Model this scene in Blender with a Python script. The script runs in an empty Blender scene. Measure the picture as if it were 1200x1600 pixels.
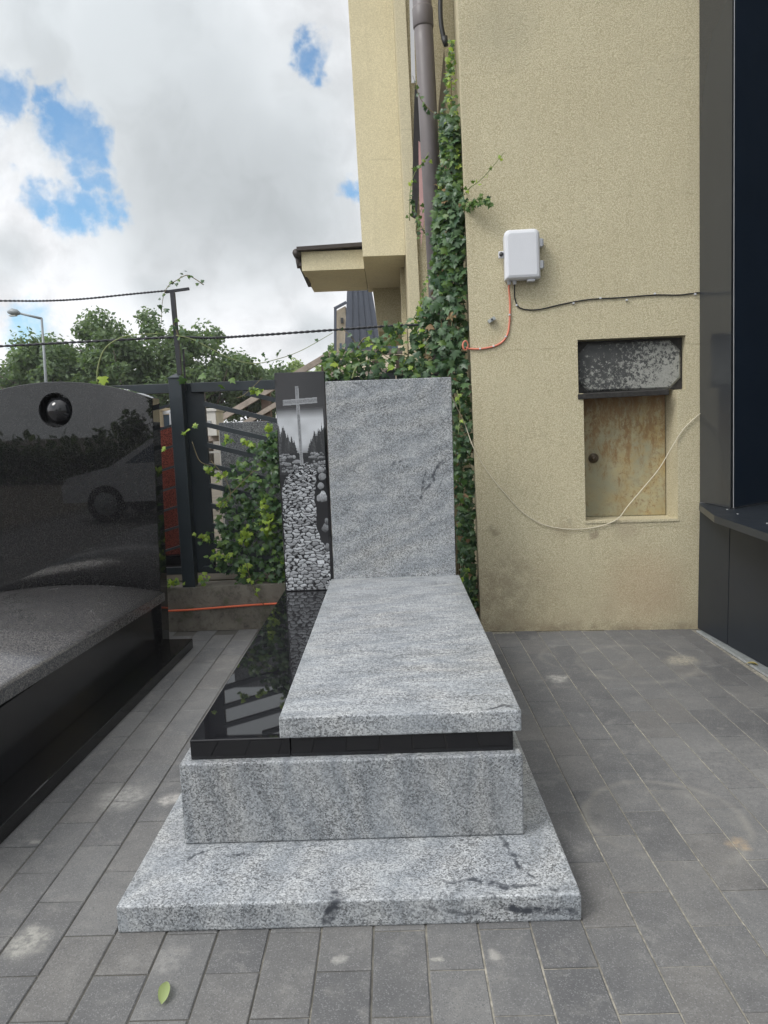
import bpy, bmesh, math, random
from mathutils import Vector, Matrix, noise
import numpy as np
random.seed(11)
R = math.radians
scn = bpy.context.scene
COL = scn.collection

# ------------------------------------------------------------------ camera
F_PX, VPX, VPY, ROLL, CAM_H = 1128.13, 609.10, 662.77, 0.0343, 1.5
_d = Vector(((VPX-600)/F_PX, (VPY-800)/F_PX, 1.0)).normalized()
_v = Vector((math.sin(ROLL), math.cos(ROLL), 0.0)); _v = (_v-_d*_v.dot(_d)).normalized()
_x = _v.cross(_d)
AX = Vector((_x.x, _d.x, -_v.x)); AY = Vector((_x.y, _d.y, -_v.y)); AZ = Vector((_x.z, _d.z, -_v.z))  # camera right / down / forward in the world
cam_d = bpy.data.cameras.new('camera'); cam = bpy.data.objects.new('camera', cam_d); COL.objects.link(cam)
cam_d.sensor_fit = 'VERTICAL'; cam_d.sensor_height = 36.0; cam_d.lens = F_PX/1600*36.0
cam_d.clip_start = 0.05; cam_d.clip_end = 3000
cam.matrix_world = Matrix(((AX.x, -AY.x, -AZ.x, 0), (AX.y, -AY.y, -AZ.y, 0), (AX.z, -AY.z, -AZ.z, CAM_H), (0, 0, 0, 1)))
scn.camera = cam
def ray(px, py):
    return AX*((px-600)/F_PX)+AY*((py-800)/F_PX)+AZ
def at(px, py, Y):                 # the point of the world plane y = Y seen along a direction of view
    r = ray(px, py); return Vector((0, 0, CAM_H))+r*(Y/r.y)
def dirn(px, py):
    return ray(px, py).normalized()

# ------------------------------------------------------------------ sky, sun, exposure
SKY_STRENGTH = 0.10
SUN_DIR = Vector((-0.62, -0.40, 0.80)).normalized()
world = bpy.data.worlds.new('World'); scn.world = world; world.use_nodes = True
def build_sky():
    nt = world.node_tree; ns = nt.nodes; ns.clear(); L = nt.links.new
    out = ns.new('ShaderNodeOutputWorld'); bg = ns.new('ShaderNodeBackground'); bg.inputs['Strength'].default_value = SKY_STRENGTH
    L(bg.outputs[0], out.inputs[0])
    sky = ns.new('ShaderNodeTexSky'); sky.sky_type = 'NISHITA'; sky.sun_disc = False
    sky.sun_elevation = math.asin(SUN_DIR.z); sky.sun_rotation = math.atan2(SUN_DIR.x, SUN_DIR.y)
    sky.air_density = 1.0; sky.dust_density = 0.6; sky.ozone_density = 1.5
    tc = ns.new('ShaderNodeTexCoord')
    def nz(scale, detail, rough, vec, dist=0.0):
        n = ns.new('ShaderNodeTexNoise'); n.inputs['Scale'].default_value = scale; n.inputs['Detail'].default_value = detail
        n.inputs['Roughness'].default_value = rough; n.inputs['Distortion'].default_value = dist; L(vec, n.inputs['Vector']); return n
    def vm(op, a, b):
        n = ns.new('ShaderNodeVectorMath'); n.operation = op
        for i, v in enumerate((a, b)):
            if isinstance(v, (tuple, Vector)): n.inputs[i].default_value = tuple(v)
            else: L(v, n.inputs[i])
        return n
    def ma(op, a, b=0.0, clamp=False):
        n = ns.new('ShaderNodeMath'); n.operation = op; n.use_clamp = clamp
        for i, v in enumerate((a, b)):
            if isinstance(v, (int, float)): n.inputs[i].default_value = v
            else: L(v, n.inputs[i])
        return n.outputs[0]
    def mr(v, a, b, c, d, smooth=True):
        n = ns.new('ShaderNodeMapRange'); n.interpolation_type = 'SMOOTHSTEP' if smooth else 'LINEAR'
        L(v, n.inputs[0])
        for i, k in enumerate((a, b, c, d)): n.inputs[i+1].default_value = k
        return n.outputs[0]
    D = tc.outputs['Generated']
    def warped(amp, scale, detail):
        n = nz(scale, detail, 0.6, D)
        s = vm('SUBTRACT', n.outputs['Color'], (0.5, 0.5, 0.5)); s2 = vm('MULTIPLY', s.outputs[0], (amp, amp, amp))
        return vm('ADD', D, s2.outputs[0]).outputs[0]
    def warped2(a1, s1, a2, s2):
        n = nz(s1, 4.0, 0.6, D); m = nz(s2, 6.0, 0.65, D)
        x = vm('MULTIPLY', vm('SUBTRACT', n.outputs['Color'], (.5, .5, .5)).outputs[0], (a1,)*3); y = vm('MULTIPLY', vm('SUBTRACT', m.outputs['Color'], (.5, .5, .5)).outputs[0], (a2,)*3)
        return vm('ADD', vm('ADD', D, x.outputs[0]).outputs[0], y.outputs[0]).outputs[0]
    W1 = warped2(0.13, 7.0, 0.075, 22.0)
    W2 = warped(0.22, 3.0, 4.0)
    def blob(px, py, rpx, W, soft):
        c = dirn(px, py); d = vm('DISTANCE', W, c).outputs['Value']; r = rpx/1250.0
        return mr(d, r*(1+soft), r*(1-soft), 0.0, 1.0)
    def union(bl):
        m = bl[0]
        for b in bl[1:]: m = ma('MAXIMUM', m, b)
        return m
    blue = union([blob(*a) for a in (
        (112, 196, 38, W1, .45), (146, 240, 34, W1, .45), (92, 170, 28, W1, .45), (12, 138, 30, W1, .5), (156, 292, 26, W1, .5), (118, 322, 32, W1, .5), (64, 298, 26, W1, .5), (170, 342, 24, W1, .55),
        (486, 84, 20, W1, .8), (500, 118, 18, W1, .7), (466, 58, 14, W1, .9), (40, 500, 26, W1, .9), (548, 312, 18, W1, .8),
        (-260, 160, 130, W1, .6), (900, -420, 160, W1, .6), (250, -520, 150, W1, .6))])
    holes = mr(nz(2.3, 7.0, 0.6, D).outputs['Fac'], 0.64, 0.72, 0.0, 1.0)
    front = mr(vm('DOT_PRODUCT', D, dirn(400, 300)).outputs['Value'], 0.80, 0.65, 0.0, 1.0)
    blue = ma('MAXIMUM', blue, ma('MULTIPLY', holes, front))
    wisp = nz(9.0, 8.0, 0.65, D)
    blue = ma('MULTIPLY', blue, mr(wisp.outputs['Fac'], 0.30, 0.55, 0.78, 1.0))
    # cloud brightness: white heaps, grey bases
    grey = union([blob(*a) for a in ((330, 210, 200, W2, .7), (230, 90, 190, W2, .7), (400, 265, 150, W2, .6), (60, 30, 130, W2, .8), (25, 400, 50, W2, .9), (350, 300, 90, W2, .8), (470, 490, 45, W2, .9), (300, 418, 40, W2, .9))])
    dark = union([blob(*a) for a in ((370, 300, 100, W2, .9), (300, 285, 70, W2, .9), (420, 280, 70, W2, .9))])
    puff = mr(nz(6.0, 10.0, 0.60, W2).outputs['Fac'], 0.36, 0.62, 0.0, 1.0)
    big = mr(nz(1.6, 6.0, 0.55, D).outputs['Fac'], 0.38, 0.60, 0.0, 1.0)
    backg = ma('MULTIPLY', big, front)                # outside the view the clouds carry grey bases of their own
    g = ma('MAXIMUM', grey, backg)
    soft = ma('ADD', ma('MULTIPLY', puff, ma('SUBTRACT', 1.0, ma('MULTIPLY', g, 0.66))), ma('MULTIPLY', g, 0.33))
    val = ma('SUBTRACT', ma('ADD', 0.76, ma('MULTIPLY', soft, 0.28)), ma('MULTIPLY', g, 0.26))
    val = ma('SUBTRACT', val, ma('MULTIPLY', dark, 0.11))
    glow = mr(vm('DOT_PRODUCT', D, SUN_DIR).outputs['Value'], 0.05, 0.95, 1.0, 2.0)     # clouds are brighter on the sun's side of the sky
    val = ma('MULTIPLY', ma('MULTIPLY', val, 7.6), glow)
    cc = ns.new('ShaderNodeMix'); cc.data_type = 'RGBA'; L(g, cc.inputs['Factor'])
    cc.inputs['A'].default_value = (0.985, 0.995, 1.02, 1); cc.inputs['B'].default_value = (0.94, 1.0, 1.04, 1)
    cl = vm('SCALE', cc.outputs['Result'], (0, 0, 0)); L(val, cl.inputs['Scale'])
    mx = ns.new('ShaderNodeMix'); mx.data_type = 'RGBA'; L(blue, mx.inputs['Factor']); L(cl.outputs[0], mx.inputs['A'])
    sb = vm('MULTIPLY', sky.outputs[0], (1.02, 1.26, 1.30)); L(sb.outputs[0], mx.inputs['B'])
    L(mx.outputs['Result'], bg.inputs['Color'])
build_sky()
sun_d = bpy.data.lights.new('sun', 'SUN'); sun = bpy.data.objects.new('sun', sun_d); COL.objects.link(sun)
sun_d.energy = 1.5; sun_d.angle = R(22); sun_d.color = (1.0, 0.975, 0.94)
sun.rotation_euler = SUN_DIR.to_track_quat('Z', 'Y').to_euler()
vs = scn.view_settings; vs.view_transform = 'Standard'; vs.look = 'None'; vs.gamma = 1.0; vs.use_curve_mapping = False
vs.exposure = 0.52

# ------------------------------------------------------------------ materials
class NT:
    def __init__(s, name):
        s.m = bpy.data.materials.new(name); s.m.use_nodes = True; s.t = s.m.node_tree; s.t.nodes.clear()
        s.out = s.n('ShaderNodeOutputMaterial'); s.b = s.n('ShaderNodeBsdfPrincipled'); s.l(s.b.outputs[0], s.out.inputs[0])
        s.tc = s.n('ShaderNodeTexCoord'); s.P = s.tc.outputs['Object']; s.geo = s.n('ShaderNodeNewGeometry'); s.W = s.geo.outputs['Position']
        s.oi = s.n('ShaderNodeObjectInfo')
    def n(s, t): return s.t.nodes.new(t)
    def l(s, a, b): s.t.links.new(a, b)
    def put(s, i, v):
        if isinstance(v, (int, float)): i.default_value = v
        elif isinstance(v, (tuple, list)): i.default_value = tuple(v)+((1,) if (i.type == 'RGBA' and len(v) == 3) else ())
        else: s.l(v, i)
    def set(s, **k):
        for a, v in k.items(): s.put(s.b.inputs[a.replace('_', ' ')], v)
        return s
    def noise(s, vec, scale, detail=4, rough=.5, dist=0, col=False):
        n = s.n('ShaderNodeTexNoise'); s.l(vec, n.inputs['Vector']); n.inputs['Scale'].default_value = scale; n.inputs['Detail'].default_value = detail
        n.inputs['Roughness'].default_value = rough; n.inputs['Distortion'].default_value = dist
        return n.outputs['Color' if col else 'Fac']
    def voro(s, vec, scale, out='Color', feature='F1', rnd=1.0):
        n = s.n('ShaderNodeTexVoronoi'); n.feature = feature; s.l(vec, n.inputs['Vector']); n.inputs['Scale'].default_value = scale; n.inputs['Randomness'].default_value = rnd
        return n.outputs[out]
    def math(s, op, a, b=0.0, clamp=False):
        n = s.n('ShaderNodeMath'); n.operation = op; n.use_clamp = clamp; s.put(n.inputs[0], a); s.put(n.inputs[1], b); return n.outputs[0]
    def mr(s, v, a, b, c=0.0, d=1.0, smooth=False):
        n = s.n('ShaderNodeMapRange'); n.interpolation_type = 'SMOOTHSTEP' if smooth else 'LINEAR'; s.l(v, n.inputs[0])
        for i, k in enumerate((a, b, c, d)): n.inputs[i+1].default_value = k
        return n.outputs[0]
    def mix(s, f, a, b, mode='MIX'):
        n = s.n('ShaderNodeMix'); n.data_type = 'RGBA'; n.blend_type = mode; s.put(n.inputs['Factor'], f); s.put(n.inputs['A'], a); s.put(n.inputs['B'], b); return n.outputs['Result']
    def ramp(s, v, stops, const=False):
        n = s.n('ShaderNodeValToRGB'); s.l(v, n.inputs[0]); e = n.color_ramp.elements
        if const: n.color_ramp.interpolation = 'CONSTANT'
        while len(e) < len(stops): e.new(0.5)
        for i, (p, c) in enumerate(stops): e[i].position = p; e[i].color = (tuple(c) if isinstance(c, tuple) else (c, c, c))[:3]+(1,)
        return n.outputs[0]
    def mapv(s, vec, loc=(0, 0, 0), rot=(0, 0, 0), sc=(1, 1, 1)):
        n = s.n('ShaderNodeMapping'); s.l(vec, n.inputs[0]); n.inputs['Location'].default_value = loc; n.inputs['Rotation'].default_value = rot; n.inputs['Scale'].default_value = sc; return n.outputs[0]
    def sep(s, vec):
        n = s.n('ShaderNodeSeparateXYZ'); s.l(vec, n.inputs[0]); return n.outputs
    def dist(s, vec, p):
        n = s.n('ShaderNodeVectorMath'); n.operation = 'DISTANCE'; s.l(vec, n.inputs[0]); n.inputs[1].default_value = p; return n.outputs['Value']
    def warp(s, vec, scale, amp, detail=3):
        c = s.noise(vec, scale, detail, col=True); a = s.n('ShaderNodeVectorMath'); a.operation = 'SUBTRACT'; s.l(c, a.inputs[0]); a.inputs[1].default_value = (.5, .5, .5)
        b = s.n('ShaderNodeVectorMath'); b.operation = 'MULTIPLY_ADD'; s.l(a.outputs[0], b.inputs[0]); b.inputs[1].default_value = (amp,)*3; s.l(vec, b.inputs[2]); return b.outputs[0]
    def bump(s, h, strength=.3, dist=.01, normal=None):
        n = s.n('ShaderNodeBump'); n.inputs['Strength'].default_value = strength; n.inputs['Distance'].default_value = dist; s.l(h, n.inputs['Height'])
        if normal: s.l(normal, n.inputs['Normal'])
        s.l(n.outputs[0], s.b.inputs['Normal']); return n.outputs[0]

def m_plain(name, col, rough=.6, metal=0.0, var=.12, scale=8.0, bump=0.0, bscale=120, spec=.5):
    t = NT(name); f = t.noise(t.P, scale, 5, .6)
    c = t.mix(t.mr(f, .3, .7), tuple(x*(1-var) for x in col), tuple(min(1, x*(1+var)) for x in col))
    t.set(Base_Color=c, Roughness=t.mr(t.noise(t.P, scale*2.3, 4), .3, .7, rough*.85, min(1, rough*1.15)), Metallic=metal, Specular_IOR_Level=spec)
    if bump: t.bump(t.noise(t.P, bscale, 3, .6), bump, .004)
    return t.m

def m_granite(name, stretch=(1, 1, 1), rot=(0, 0, 0), rough=.32, tone=1.0, seams=()):
    t = NT(name)
    P = t.P
    v = t.sep(t.voro(P, 215, 'Color'))[0]
    grains = t.ramp(v, [(0.0, .05*tone), (.17, .17*tone), (.32, .36*tone), (.56, .54*tone), (.84, .74*tone)], True)
    v2 = t.sep(t.voro(P, 480, 'Color'))[1]
    g2 = t.ramp(v2, [(0.0, .07*tone), (.20, .30*tone), (.5, .45*tone), (.8, .60*tone)], True)
    c = t.mix(.30, grains, g2)
    Q = t.mapv(P, rot=rot, sc=stretch)
    low = t.noise(Q, 5.0, 6, .62, .4)
    c = t.mix(t.mr(low, .36, .66), c, t.mix(.38, c, (.52*tone, .54*tone, .56*tone)), 'MIX')
    streak = t.noise(Q, 22.0, 5, .65, .3)
    c = t.mix(t.mr(streak, .35, .62, .48, 0.0), c, t.mix(1.0, c, (.60, .62, .65), 'MULTIPLY'))
    warm = t.noise(Q, 2.3, 3, .5)
    c = t.mix(t.mr(warm, .5, .68, 0.0, .5), c, t.mix(1.0, c, (1.0, .955, .90), 'MULTIPLY'))
    fl = t.n('ShaderNodeTexWave'); fl.wave_type = 'BANDS'; t.l(t.warp(Q, 2.2, .55, 4), fl.inputs['Vector']); fl.inputs['Scale'].default_value = 1.6; fl.inputs['Distortion'].default_value = 5.0; fl.inputs['Detail'].default_value = 4.0; fl.inputs['Detail Scale'].default_value = 2.2
    fw = t.mr(fl.outputs['Fac'], .62, .97, 0, .34, True); c = t.mix(fw, c, t.mix(1.0, c, (1.38, 1.34, 1.28), 'MULTIPLY'))
    fd = t.mr(fl.outputs['Fac'], .02, .22, .38, 0, True); c = t.mix(fd, c, t.mix(1.0, c, (.62, .65, .68), 'MULTIPLY'))
    c = t.mix(1.0, c, (.955, .99, 1.02), 'MULTIPLY')
    if seams:
        W1 = t.warp(t.warp(P, 9, .10, 4), 60, .012, 3)
        for (p, n, width, centre, reach, dark) in seams:     # a dark mineral seam: a warped plane through the stone, dying out away from its centre
            dv = t.n('ShaderNodeVectorMath'); dv.operation = 'DOT_PRODUCT'; t.l(W1, dv.inputs[0]); nn = Vector(n).normalized(); dv.inputs[1].default_value = nn
            d = t.math('ABSOLUTE', t.math('SUBTRACT', dv.outputs['Value'], nn.dot(Vector(p))))
            m = t.mr(d, width*.35, width, 1.0, 0.0, True)
            m = t.math('MULTIPLY', m, t.mr(t.dist(P, centre), reach*.55, reach, dark, 0.0, True))
            m = t.math('MULTIPLY', m, t.mr(t.noise(P, 35, 3), .36, .56))
            c = t.mix(m, c, (.045, .05, .06))
    t.set(Base_Color=c, Roughness=t.mr(v, 0, 1, rough*.8, rough*1.25), Specular_IOR_Level=.5)
    t.bump(v2, .05, .002)
    return t.m

def m_black(name, rough=.035, fleck=0.0, base=.010, fl=.09, patchy=True):
    t = NT(name); c = (base, base, base*1.15)
    if fleck:
        v = t.sep(t.voro(t.P, 330, 'Color')); f = t.math('MULTIPLY', t.mr(v[0], 1-fleck, 1-fleck+.02), t.mr(t.noise(t.P, 40, 3), .35, .6) if patchy else 1.0)
        c = t.mix(f, (base, base, base*1.1), (fl, fl*.95, fl*.9))
        v2 = t.sep(t.voro(t.P, 170, 'Color'))
        c = t.mix(t.mr(v2[1], .80, .86, 0, .6), c, (base*3.0, base*2.8, base*2.6))
    sm = t.noise(t.P, 6, 6, .65)
    t.set(Base_Color=c, Roughness=t.mr(sm, .35, .7, rough, rough*1.9), Specular_IOR_Level=.5)
    return t.m

def m_paver():
    t = NT('paver_concrete'); W = t.W
    r = t.oi.outputs['Random']
    base = t.ramp(r, [(0, (.096, .096, .098)), (.35, (.112, .112, .113)), (.7, (.128, .128, .128)), (1, (.120, .117, .114))])
    low = t.noise(W, 1.7, 5, .6)
    c = t.mix(t.mr(low, .42, .68, 0, .75), base, t.mix(1.0, base, (1.45, 1.42, 1.36), 'MULTIPLY'))
    mid = t.noise(t.warp(W, 6, .15), 11, 6, .7)
    c = t.mix(t.mr(mid, .52, .74, 0, .7), c, (.215, .209, .198))
    c = t.mix(t.mr(mid, .28, .46, .65, 0), c, t.mix(1.0, c, (.72, .72, .74), 'MULTIPLY'))
    grain = t.sep(t.voro(W, 330, 'Color'))
    c = t.mix(t.mr(grain[0], .80, .95, 0, .45), c, (.26, .26, .26))
    c = t.mix(t.mr(grain[1], .82, .95, 0, .5), c, (.075, .075, .078))
    # cement and plaster spots
    sp = t.voro(t.warp(W, 18, .06), 3.1, 'Distance'); sr = t.sep(t.voro(t.warp(W, 18, .06), 3.1, 'Color'))
    spot = t.math('MULTIPLY', t.mr(sp, .035, .10, 1, 0, True), t.mr(sr[0], .66, .74))
    c = t.mix(t.math('MULTIPLY', spot, .55), c, (.40, .385, .35))
    # rings left by round plant tubs and spilled mortar
    Ww = t.warp(W, 5, .05)
    for (x, y, rad, wd, a) in ((.98, 2.55, .285, .030, .34), (.98, 2.50, .25, .10, .16), (1.45, 4.28, .34, .045, .30), (1.18, 4.42, .27, .03, .20)):
        d = t.math('ABSOLUTE', t.math('SUBTRACT', t.dist(Ww, (x, y, 0.0)), rad))
        m = t.math('MULTIPLY', t.mr(d, 0, wd, a, 0, True), t.mr(t.noise(W, 5, 5, .65), .40, .60, .10, 1))
        c = t.mix(m, c, (.30, .285, .25))
    for (x, y, rad, a, col) in ((1.74, 4.30, .13, .8, (.36, .33, .26)), (.93, 4.06, .085, .8, (.40, .39, .36)), (1.45, 2.9, .5, .35, (.27, .265, .255)), (-1.16, 2.83, .14, .5, (.42, .41, .38)), (-.96, 2.80, .07, .75, (.45, .43, .40)), (1.16, 2.38, .05, .6, (.40, .30, .19)),
                             (-.19, 1.88, .03, .7, (.4, .39, .36)), (.08, 1.86, .022, .8, (.38, .37, .33)), (-.69, 1.90, .08, .45, (.33, .32, .30)), (-1.14, 1.98, .09, .7, (.40, .39, .35)), (1.09, 1.80, .07, .5, (.33, .30, .26))):
        m = t.mr(t.dist(t.warp(W, 14, .10), (x, y, 0.0)), rad*.3, rad, a, 0, True)
        m = t.math('MULTIPLY', m, t.mr(t.noise(W, 38, 6, .75), .40, .58, .22, .95)); c = t.mix(m, c, col)
    t.set(Base_Color=c, Roughness=t.mr(mid, .3, .8, .72, .9), Specular_IOR_Level=.35)
    h = t.math('ADD', t.noise(W, 240, 4, .7), t.math('MULTIPLY', t.noise(W, 35, 4, .6), .8))
    t.bump(h, .35, .003)
    return t.m

def m_sand():
    t = NT('joint_sand'); s = t.sep(t.W); n = t.noise(t.W, 6, 5, .6)
    f = t.mr(t.math('ADD', t.math('MULTIPLY', s[0], .5), n), .30, .62)
    c = t.mix(f, (.08, .075, .066), (.36, .335, .28)); c = t.mix(t.mr(t.noise(t.W, 60, 4), .35, .6, .6, 0), c, (.09, .085, .07)); c = t.mix(t.mr(t.noise(t.W, 3.2, 5, .7), .42, .58, .5, 0), c, (.085, .08, .072))
    t.set(Base_Color=c, Roughness=.95); t.bump(t.noise(t.W, 150, 3), .5, .003); return t.m

def m_stucco(name='yellow_stucco', k=1.0, grain=1.0):
    t = NT(name); P = t.P
    low = t.noise(P, 1.6, 6, .6)
    c = t.mix(t.mr(low, .35, .68), (.645*k, .585*k, .415*k), (.705*k, .645*k, .465*k))
    Q = P
    vd = t.voro(Q, 150, 'Distance'); vc = t.sep(t.voro(Q, 150, 'Color'))
    fine = t.noise(P, 130, 3, .7)
    c = t.mix(t.mr(vd, .30, .60, 0, .62*grain), c, (.33, .28, .165))
    c = t.mix(t.mr(vc[0], .0, 1.0, .34, 0), c, (.36, .31, .19))
    c = t.mix(t.mr(vc[1], .72, 1.0, 0, .25), c, (.74, .68, .48))
    s = t.sep(P)
    # dirt splashed and soaked up from the paving, damp tone left of the foot
    band = t.math('MULTIPLY', t.mr(s[2], .05, .62, 1, 0, True), t.mr(t.noise(t.warp(P, 4, .2), 3.5, 6, .65), .40, .66))
    c = t.mix(t.math('MULTIPLY', band, .55), c, (.36, .285, .19))
    left = t.math('MULTIPLY', t.mr(t.dist(t.warp(P, 5, .25), (.70, 5.03, .30)), .10, .50, 1, 0, True), t.mr(t.noise(P, 14, 6, .7), .36, .58))
    c = t.mix(t.math('MULTIPLY', left, .5), c, (.26, .205, .14))
    run = t.noise(t.mapv(t.warp(P, 5, .05), sc=(1, 1, .07)), 11, 6, .7)          # rain streaks
    c = t.mix(t.math('MULTIPLY', t.mr(run, .53, .72, 0, .38), t.mr(t.noise(P, 1.3, 3), .4, .6)), c, (.40, .35, .235))
    pat = t.noise(t.warp(P, 2, .3), 2.6, 5, .6); c = t.mix(t.mr(pat, .50, .70, 0, .30), c, (.52, .47, .33))
    foot = t.math('MULTIPLY', t.mr(s[2], .0, .10, 1, 0, True), t.mr(t.noise(P, 9, 6, .7), .36, .6)); c = t.mix(t.math('MULTIPLY', foot, .65), c, (.20, .165, .115))
    cr = t.voro(t.warp(P, 3.5, .25, 5), 1.5, 'Distance', 'DISTANCE_TO_EDGE'); c = t.mix(t.math('MULTIPLY', t.mr(cr, .0, .005, .22, 0), t.mr(t.noise(P, 2.1, 2), .52, .62)), c, (.24, .20, .13))
    for (x, y, z, r, a, col) in ((1.385, 4.98, .68, .045, .6, (.22, .17, .12)), (1.18, 4.99, .72, .10, .35, (.30, .23, .15)), (1.62, 4.97, .72, .12, .35, (.33, .26, .18)), (1.95, 4.94, 1.86, .055, .85, (.06, .05, .045)), (1.96, 4.94, 1.74, .04, .7, (.07, .06, .05)), (.80, 5.0, 4.0, .35, .22, (.26, .25, .19)), (.72, 5.02, .72, .06, .5, (.2, .16, .11)), (1.23, 4.99, .78, .05, .4, (.24, .2, .14)), (1.75, 4.95, .30, .4, .28, (.42, .27, .17))):
        m = t.mr(t.dist(t.warp(P, 16, .12, 5), (x, y, z)), r*.2, r, a, 0, True); c = t.mix(m, c, col)
    # lift joints and a crack
    for z, a in ((2.93, .25), (1.97, .30), (3.75, .2), (.735, .35)):
        d = t.math('ABSOLUTE', t.math('SUBTRACT', t.math('ADD', s[2], t.math('MULTIPLY', t.noise(P, 6, 4), .05)), z+.025))
        c = t.mix(t.math('MULTIPLY', t.mr(d, .002, .008, a, 0), t.mr(t.noise(P, 5, 2), .4, .6)), c, (.25, .21, .13))
    t.set(Base_Color=c, Roughness=.92, Specular_IOR_Level=.25)
    h = t.math('SUBTRACT', t.math('ADD', t.math('MULTIPLY', fine, .5), t.math('MULTIPLY', vc[2], .35)), t.math('MULTIPLY', vd, .9))
    t.bump(h, .7*grain, .005)
    return t.m

def m_leaf(name, dark, light, rough=.42, trans=.25):
    t = NT(name)
    r = t.math('FRACT', t.math('ADD', t.geo.outputs['Random Per Island'], t.oi.outputs['Random']))
    c = t.mix(r, dark, light)
    t.set(Base_Color=c, Roughness=rough, Specular_IOR_Level=.4)
    tr = t.n('ShaderNodeBsdfTranslucent'); t.l(t.mix(1.0, c, (1.5, 1.6, .8), 'MULTIPLY'), tr.inputs[0])
    ms = t.n('ShaderNodeMixShader'); ms.inputs[0].default_value = trans; t.l(t.b.outputs[0], ms.inputs[1]); t.l(tr.outputs[0], ms.inputs[2]); t.l(ms.outputs[0], t.out.inputs[0])
    return t.m

def m_rust_door():
    t = NT('rusty_painted_steel'); P = t.P; s = t.sep(P)
    c = t.mix(t.mr(t.noise(P, 5, 5), .35, .65), (.29, .275, .18), (.38, .345, .21))
    Q = t.mapv(t.warp(P, 9, .06), sc=(1, 1, .30))
    run = t.noise(t.warp(Q, 30, .02), 22, 9, .76)
    top = t.mr(s[2], .95, 1.62, .0, .16)
    rust = t.mr(t.math('ADD', run, top), .55, .68, 0, 1)
    spots = t.mr(t.noise(P, 60, 6, .75), .58, .68)
    tint = t.mix(t.noise(P, 30, 3), (.15, .075, .028), (.30, .17, .055))
    c = t.mix(t.math('MULTIPLY', t.mr(t.noise(P, 7, 5, .65), .42, .66), t.mr(s[0], 1.45, 1.9, .25, .75)), c, (.40, .27, .09))
    c = t.mix(t.math('MULTIPLY', rust, .78), c, tint)
    fr = t.math('MULTIPLY', t.mr(t.noise(P, 34, 7, .8), .50, .60), t.mr(t.noise(P, 5, 4), .40, .6)); c = t.mix(t.math('MULTIPLY', fr, .6), c, (.17, .085, .035))
    c = t.mix(t.math('MULTIPLY', spots, .55), c, (.20, .10, .045))
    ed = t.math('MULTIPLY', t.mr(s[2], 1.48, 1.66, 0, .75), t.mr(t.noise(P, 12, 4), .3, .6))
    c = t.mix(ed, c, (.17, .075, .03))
    c = t.mix(t.mr(t.dist(t.warp(P, 20, .06), (1.47, 5.0, 1.2)), .02, .075, .6, 0, True), c, (.13, .07, .035))
    t.set(Base_Color=c, Roughness=.7); t.bump(t.noise(P, 70, 5), .25, .003); return t.m

def m_peel_plate():
    t = NT('peeling_dark_plate'); P = t.P; s = t.sep(P)
    n = t.noise(t.warp(P, 60, .02), 38, 10, .80)
    side = t.mr(t.math('ADD', s[0], t.math('MULTIPLY', t.noise(P, 6, 4), .25)), 1.62, 1.98, -.045, .055); lowz = t.mr(s[2], 1.95, 1.70, -.02, .045)
    m = t.mr(t.math('ADD', t.math('ADD', n, side), lowz), .512, .540)
    c = t.mix(m, t.mix(t.noise(P, 18, 4), (.022, .023, .023), (.075, .077, .075)), t.mix(t.noise(P, 14, 4), (.22, .222, .20), (.36, .36, .325)))
    c = t.mix(t.mr(t.noise(P, 120, 4, .7), .55, .68, 0, .7), c, (.05, .05, .048))
    t.set(Base_Color=c, Roughness=.75); t.bump(m, .3, .002); return t.m

def m_concrete():
    t = NT('old_concrete'); P = t.P; s = t.sep(P)
    c = t.mix(t.mr(t.noise(P, 4, 6, .65), .3, .7), (.12, .105, .085), (.22, .20, .165))
    c = t.mix(t.mr(t.noise(P, 22, 6, .7), .5, .72, 0, .8), c, (.055, .05, .042))
    c = t.mix(t.mr(t.noise(P, 9, 5), .56, .7, 0, .6), c, (.07, .085, .04))
    t.set(Base_Color=c, Roughness=.95); t.bump(t.noise(P, 60, 6, .7), .5, .01); return t.m

def m_engraving():
    t = NT('laser_engraved_black_granite'); a = t.n('ShaderNodeAttribute'); a.attribute_name = 'tone'
    v = a.outputs['Fac']
    gr = t.sep(t.voro(t.P, 900, 'Color'))[0]
    c = t.mix(v, (.010, .010, .012), (.60, .62, .65))
    c = t.mix(t.math('MULTIPLY', t.mr(gr, .6, .9), .3), c, t.mix(1.0, c, (.55, .55, .55), 'MULTIPLY'))
    t.set(Base_Color=c, Roughness=t.mr(v, .0, .35, .04, .55), Specular_IOR_Level=.5); return t.m

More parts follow.
